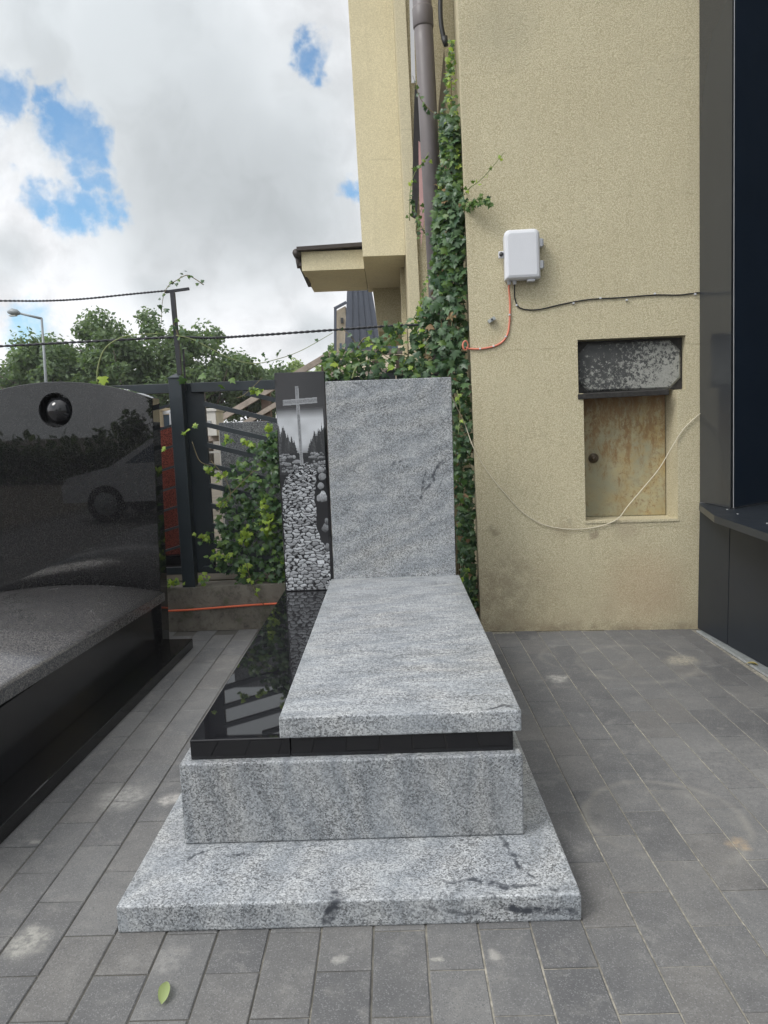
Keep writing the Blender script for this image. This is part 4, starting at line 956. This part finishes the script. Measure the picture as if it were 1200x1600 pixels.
for pts in ([(385, 880), (390, 900), (398, 922), (412, 945)], [(330, 720), (350, 745), (360, 775), (340, 800)], [(410, 590), (395, 605), (380, 618), (370, 622)], [(340, 790), (362, 770), (392, 740), (400, 735)], [(300, 690), (312, 720), (330, 728)]):
    MB().tube(smooth_path([at(x, y, 5.27) for x, y in pts], 6), .0026, 6).build('stem', M['stem'], fi)
for x, y in ((393, 908), (403, 920), (399, 928), (388, 905)): put_leaf(fi, leaf_matrix(at(x, y, 5.25), (0, -1, .3), .04), 'ivy_young')
# vines along the arm and wire
vn_ = thing('wire_vine', (-1.5, 5.34, 2.2), 'thin ivy vine winding over the wires and steel arm', 'ivy')
sprig(vn_, [(318, 445), (305, 436), (292, 430), (276, 438), (262, 448), (254, 470), (252, 505)], 5.34, 22, ['ivy_mid', 'ivy'], (.020, .036), 'stem')
sprig(vn_, [(280, 528), (276, 518), (272, 505), (280, 500)], 5.34, 5, ['ivy', 'ivy_mid'], (.03, .045), 'stem')
sprig(vn_, [(152, 600), (153, 575), (162, 548), (180, 532), (205, 524), (250, 521)], 5.33, 3, ['ivy_mid'], (.02, .03), 'newstem', .007)
for (x, y, s, m_) in ((160, 590, .085, 'ivy_young'), (146, 597, .05, 'ivy_mid'), (286, 592, .07, 'ivy_mid'), (318, 586, .07, 'ivy_mid'), (345, 602, .065, 'ivy_mid'), (361, 592, .06, 'ivy_mid'), (248, 478, .05, 'ivy'), (260, 483, .05, 'ivy'), (285, 517, .045, 'ivy'), (410, 553, .04, 'ivy'), (416, 562, .035, 'ivy'), (435, 552, .045, 'ivy'), (437, 547, .035, 'ivy')):
    put_leaf(vn_, leaf_matrix(at(x, y, 5.31), (0, -1, .25), s), m_)
sprig(vn_, [(275, 524), (300, 530), (330, 545), (360, 560), (395, 568), (430, 562), (470, 548), (520, 520)], 5.34, 8, ['ivy', 'ivy_mid'], (.022, .04), 'newstem', .005)

# ------------------------------------------------------------------ fallen leaves
def ground_leaf(name, x, y, L, w, rot, mat, label, roll=.5):
    t = MB(); n = 10; vs = []; fs = []
    for i in range(n+1):
        s = i/n; hw = w*math.sin(math.pi*min(1, s**.75))**.8*.5+.0006; yy = (s-.5)*L
        bend = .008*math.sin(s*3)+.004
        vs += [(-hw*(1-.45*roll), yy, bend+hw*roll*1.1), (0, yy, bend), (hw, yy, bend+hw*.25)]
    for i in range(n): fs += [(3*i, 3*i+1, 3*i+4, 3*i+3), (3*i+1, 3*i+2, 3*i+5, 3*i+4)]
    t.add(vs, fs, True)
    for f in fs: pass
    me = bpy.data.meshes.new(name); me.from_pydata(t.v, [], t.f); me.materials.append(M[mat]); me.polygons.foreach_set('use_smooth', [True]*len(t.f))
    o = place(name, me); o.location = (x, y, .004); o.rotation_euler = (0, 0, rot); tag(o, label, 'leaf')
ground_leaf('fallen_leaf', -.657, 1.762, .078, .032, .12, 'fallen', 'curled green leaf lying on paving before the grey monument')
ground_leaf('dry_leaf', 2.098, 4.16, .07, .04, 1.1, 'dry', 'yellow dry leaf caught on drain grating by dark cladding')

# ------------------------------------------------------------------ background: trees, lamp, houses
def tree(name, x, y, top, rad, label, mat='tree', seed=0, leaves=9000, size=.17, low=.35, group='trees along the street behind the fence', clumps=60):
    rr_ = random.Random(seed); t = thing(name, (x, y, 0), label, 'tree', group)
    tr = MB(); h = top*.55
    tr.tube([(x, y, -.03), (x+.05, y, h*.4), (x-.04, y+.03, h)], [.06*rad+.05, .05*rad+.03, .035*rad+.02], 10); tips = []
    for k in range(9):
        a = rr_.uniform(0, 6.28); z0 = h*rr_.uniform(.55, 1.0); l = rad*rr_.uniform(.5, .85)
        e = Vector((x+math.cos(a)*l, y+math.sin(a)*l, z0+rr_.uniform(.25, .9)*(top-z0)*.8)); mid = Vector((x+math.cos(a)*l*.45, y+math.sin(a)*l*.45, z0+(e.z-z0)*.35))
        tr.tube([(x, y, z0-.1), mid, e], [.03*rad, .02*rad, .006*rad], 7)
    tr.build('trunk', M['bark'], t)
    zc = top*(1+low)/2; hz = top*(1-low)/2; cs = []
    for k in range(clumps):
        while True:
            v = Vector((rr_.uniform(-1, 1), rr_.uniform(-1, 1), rr_.uniform(-1, 1)))
            if .25 < v.length < 1: break
        wob = .80+.45*noise.noise(Vector((v.x*1.7+seed, v.y*1.7, v.z*1.7)))
        c = Vector((x+v.x*rad*wob, y+v.y*rad*wob, zc+v.z*hz*wob)); cs.append((c, rad*rr_.uniform(.14, .30)))
    vs = []; fs = []
    for i in range(leaves):
        c, r = cs[rr_.randrange(len(cs))]
        d = Vector((rr_.gauss(0, 1), rr_.gauss(0, 1), rr_.gauss(0, .75))).normalized()*(r*rr_.uniform(.35, 1.0))
        p = c+d; n = (d.normalized()*.6+Vector((rr_.gauss(0, .6), rr_.gauss(0, .6), .5+rr_.gauss(0, .5)))).normalized()
        u = n.cross(Vector((rr_.gauss(0, 1), rr_.gauss(0, 1), rr_.gauss(0, 1)))).normalized(); w = n.cross(u); s = size*rr_.uniform(.55, 1.15)
        k = len(vs); vs += [p-u*s*.5, p+w*s*.32, p+u*s*.55, p-w*s*.30]; fs.append((k, k+1, k+2, k+3))
    me = bpy.data.meshes.new('crown'); me.from_pydata([tuple(v) for v in vs], [], fs); me.materials.append(M[mat]); o = place('crown', me, t); tag(o, kind='stuff')
tree('street_tree', -8.5, 24.0, 5.75, 2.3, 'tallest bushy green tree behind the steel arm', seed=1, leaves=15000)
tree('street_tree', -11.4, 24.5, 5.25, 2.2, 'round green tree behind the street lamp pole', seed=2, leaves=13000)
tree('street_tree', -14.2, 25.5, 5.1, 2.3, 'green tree at far left behind black headstone', seed=3, leaves=12000)
tree('street_tree', -6.3, 25.0, 5.0, 2.0, 'green tree between the steel arm and the wire vine', seed=4, leaves=15000)
tree('street_tree', -5.0, 27.0, 4.2, 1.6, 'lower green tree left of the engraved stele', seed=5, leaves=12000)
tree('street_tree', -9.8, 29.0, 5.0, 2.6, 'green tree filling the gap between two larger trees', seed=6, leaves=14000)
tree('pale_tree', -3.9, 33.0, 4.6, 1.7, 'pale yellow green tree left of distant slate house', 'tree_pale', 7, 9000, .20)
tree('pale_tree', -2.6, 36.0, 5.6, 1.3, 'pale narrow tree touching distant slate house', 'tree_pale', 8, 6000, .20)
tree('near_tree', -5.75, 8.2, 6.2, 1.15, 'dark tree whose twigs just reach into left picture edge', 'tree', 9, 7000, .10, .62, None, 40)
tree('shade_tree', -5.6, -10.5, 5.2, 3.0, 'bushy dark tree behind camera mirrored in black headstone', 'tree', 12, 16000, .24, .02, 'trees behind the viewer', 70)
tree('shade_tree', 3.4, -12.0, 9.0, 3.6, 'second tall tree behind camera beyond the parked car', 'tree', 13, 12000, .22, .22, 'trees behind the viewer', 70)
hd = thing('hedge', (-8, -13, 0), 'low dark hedge across the street behind the viewer', 'hedge', None, 'stuff')
hv = []; hf = []
for i in range(7000):
    p = Vector((random.uniform(-22, 14), random.uniform(-14.2, -13.2), random.uniform(-.02, .85)+.9*random.random()**3)); u = Vector((random.gauss(0, 1), random.gauss(0, 1), random.gauss(0, 1))).normalized(); w = u.cross(Vector((random.gauss(0, 1), random.gauss(0, 1), random.gauss(0, 1)))).normalized(); k = len(hv)
    hv += [p-u*.2, p+w*.14, p+u*.2, p-w*.14]; hf.append((k, k+1, k+2, k+3))
me = bpy.data.meshes.new('foliage'); me.from_pydata([tuple(v) for v in hv], [], hf); me.materials.append(M['tree']); place('foliage', me, hd)['kind'] = 'stuff'

lampo = thing('street_lamp', (-8.44, 18, 0), 'tall grey street lamp with angled arm before the trees', 'street lamp')
MB().tube([(-8.46, 18, -.03), (-8.44, 18, 2.8), (-8.406, 18, 4.37)], [.042, .035, .026], 10).build('pole', M['lampgrey'], lampo)
MB().tube([(-8.406, 18, 4.36), (-8.98, 18, 4.515)], [.03, .025], 8).build('arm', M['lampgrey'], lampo)
lh = MB(); lh.tube([(-8.93, 18, 4.50), (-9.0, 18, 4.525), (-9.12, 18, 4.545), (-9.22, 18, 4.545)], [.035, .075, .085, .03], 12); lh.build('lamp_head', M['lampgrey'], lampo)
MB().box(-9.18, -9.02, 17.95, 18.05, 4.44, 4.462).build('lens', M['lens'], lampo)
l2 = thing('street_lamp', (-10.4, 30, 0), 'small far lamp pole half hidden among the trees at left', 'street lamp')
MB().tube([(-14.9, 30, -.03), (-14.9, 30, 4.3)], [.06, .04], 8).build('pole', M['lampgrey'], l2); MB().tube([(-14.9, 30, 4.3), (-15.4, 30, 4.4)], .03, 6).build('arm', M['lampgrey'], l2)
# distant slate house
hs = thing('distant_house', (-.6, 20, 0), 'distant house with slate grey mansard and cream gable wall', 'house')
MB().box(-1.44, -1.10, 20.2, 26, 0, 4.62, lambda v: Vector((v.x+.07*(v.z-3.4)*(v.x < -1.2), v.y, v.z+(.12 if v.x > -1.2 and v.z > 3 else 0)))).build('gable_wall', M['cream'], hs)
MB().bar((-1.43, 20.1, 3.3), (-1.37, 20.1, 4.66), .07, .08, (0, 1, 0)).build('edge_trim', M['roofmetal'], hs); MB().bar((-1.40, 20.1, 4.66), (-1.06, 20.1, 4.82), .08, .07).build('edge_trim', M['roofmetal'], hs)
MB().prism([(-1.17, 20, 3.40), (-1.02, 20, 5.20), (-.38, 20, 5.20), (-.12, 20, 3.40)], (0, 6, 0)).build('mansard', M['roofmetal'], hs)
MB().box(-1.2, .6, 19.9, 26, 0, 3.398).build('wall', M['cream'], hs)
for k in range(4):
    t = .2+.2*k; MB().bar((-1.17+1.05*t, 19.985, 3.42), (-1.02+.64*t, 19.985, 5.18), .022, .03, (0, 1, 0)).build('roof_seam', M['roofmetal'], hs)
MB().box(-1.24, -1.17, 20.12, 20.19, 4.28, 4.42).build('wall_lamp', M['lock'], hs); MB().box(-1.30, -1.24, 20.17, 20.199, 3.45, 3.75).build('window', M['glass'], hs)
MB().prism([(-.16, 20.3, 3.40), (-.30, 20.3, 4.15), (.4, 20.3, 4.15), (.4, 20.3, 3.40)], (0, 5, 0)).build('roof_window', M['glass'], hs)
MB().box(-.2, .5, 20.1, 20.28, 3.40, 3.55).build('window_sill', M['roofmetal'], hs)

# silver car behind the viewer, mirrored in the black headstone
car = thing('parked_car', (-4.0, -3.4, 0), 'pale parked car behind the viewer reflected in black headstone', 'car')
prof = [(-2.1, .35), (-2.12, .62), (-2.0, .78), (-1.25, .95), (-.55, 1.40), (.75, 1.46), (1.45, 1.05), (1.95, .95), (2.05, .6), (2.02, .35)]
cb = MB()
def carloop(sy, ins): return [Vector((-4.0+x, -3.4+sy*(.82-ins*max(0, (z-.9))), z)) for x, z in prof]
a, b = carloop(1, .35), carloop(-1, .35); n = len(prof); cb.add(a+b, [tuple(range(n)), tuple(range(n, 2*n))[::-1]]+[(i, (i+1) % n, n+(i+1) % n, n+i) for i in range(n)]); cb.build('body', M['carpaint'], car)
gl = [(-.98, 1.0), (-.48, 1.34), (.72, 1.39), (1.25, 1.03)]
for sy in (1, -1): MB().prism([Vector((-4.0+x, -3.4+sy*(.825-.35*(z-.9)), z)) for x, z in gl], (0, sy*.006, 0)).build('window', M['glass'], car)
for x in (-1.35, 1.30):
    for sy in (1, -1): 
        wh = MB().tube([(-4.0+x, -3.4+sy*.66, .32), (-4.0+x, -3.4+sy*.84, .32)], .32, 24).build('wheel', M['tyre'], car)
        o = MB().tube([(-4.0+x, -3.4+sy*.841, .32), (-4.0+x, -3.4+sy*.85, .32)], .20, 16).build('rim', M['galv']); o.parent = wh

# ------------------------------------------------------------------ the air
me = bpy.data.meshes.new('haze'); hb = MB().box(-45, 45, -22, 52, -1.2, 12.0)
me.from_pydata(hb.v, [], hb.f); hm = bpy.data.materials.new('air'); hm.use_nodes = True; hm.node_tree.nodes.clear()
ho = hm.node_tree.nodes.new('ShaderNodeOutputMaterial'); hp = hm.node_tree.nodes.new('ShaderNodeVolumePrincipled'); hp.inputs['Color'].default_value = (.93, .96, 1.0, 1); hp.inputs['Density'].default_value = .0011
hm.node_tree.links.new(hp.outputs[0], ho.inputs['Volume']); me.materials.append(hm)
tag(place('haze', me), kind='stuff', label='thin bright haze in the air over the street')
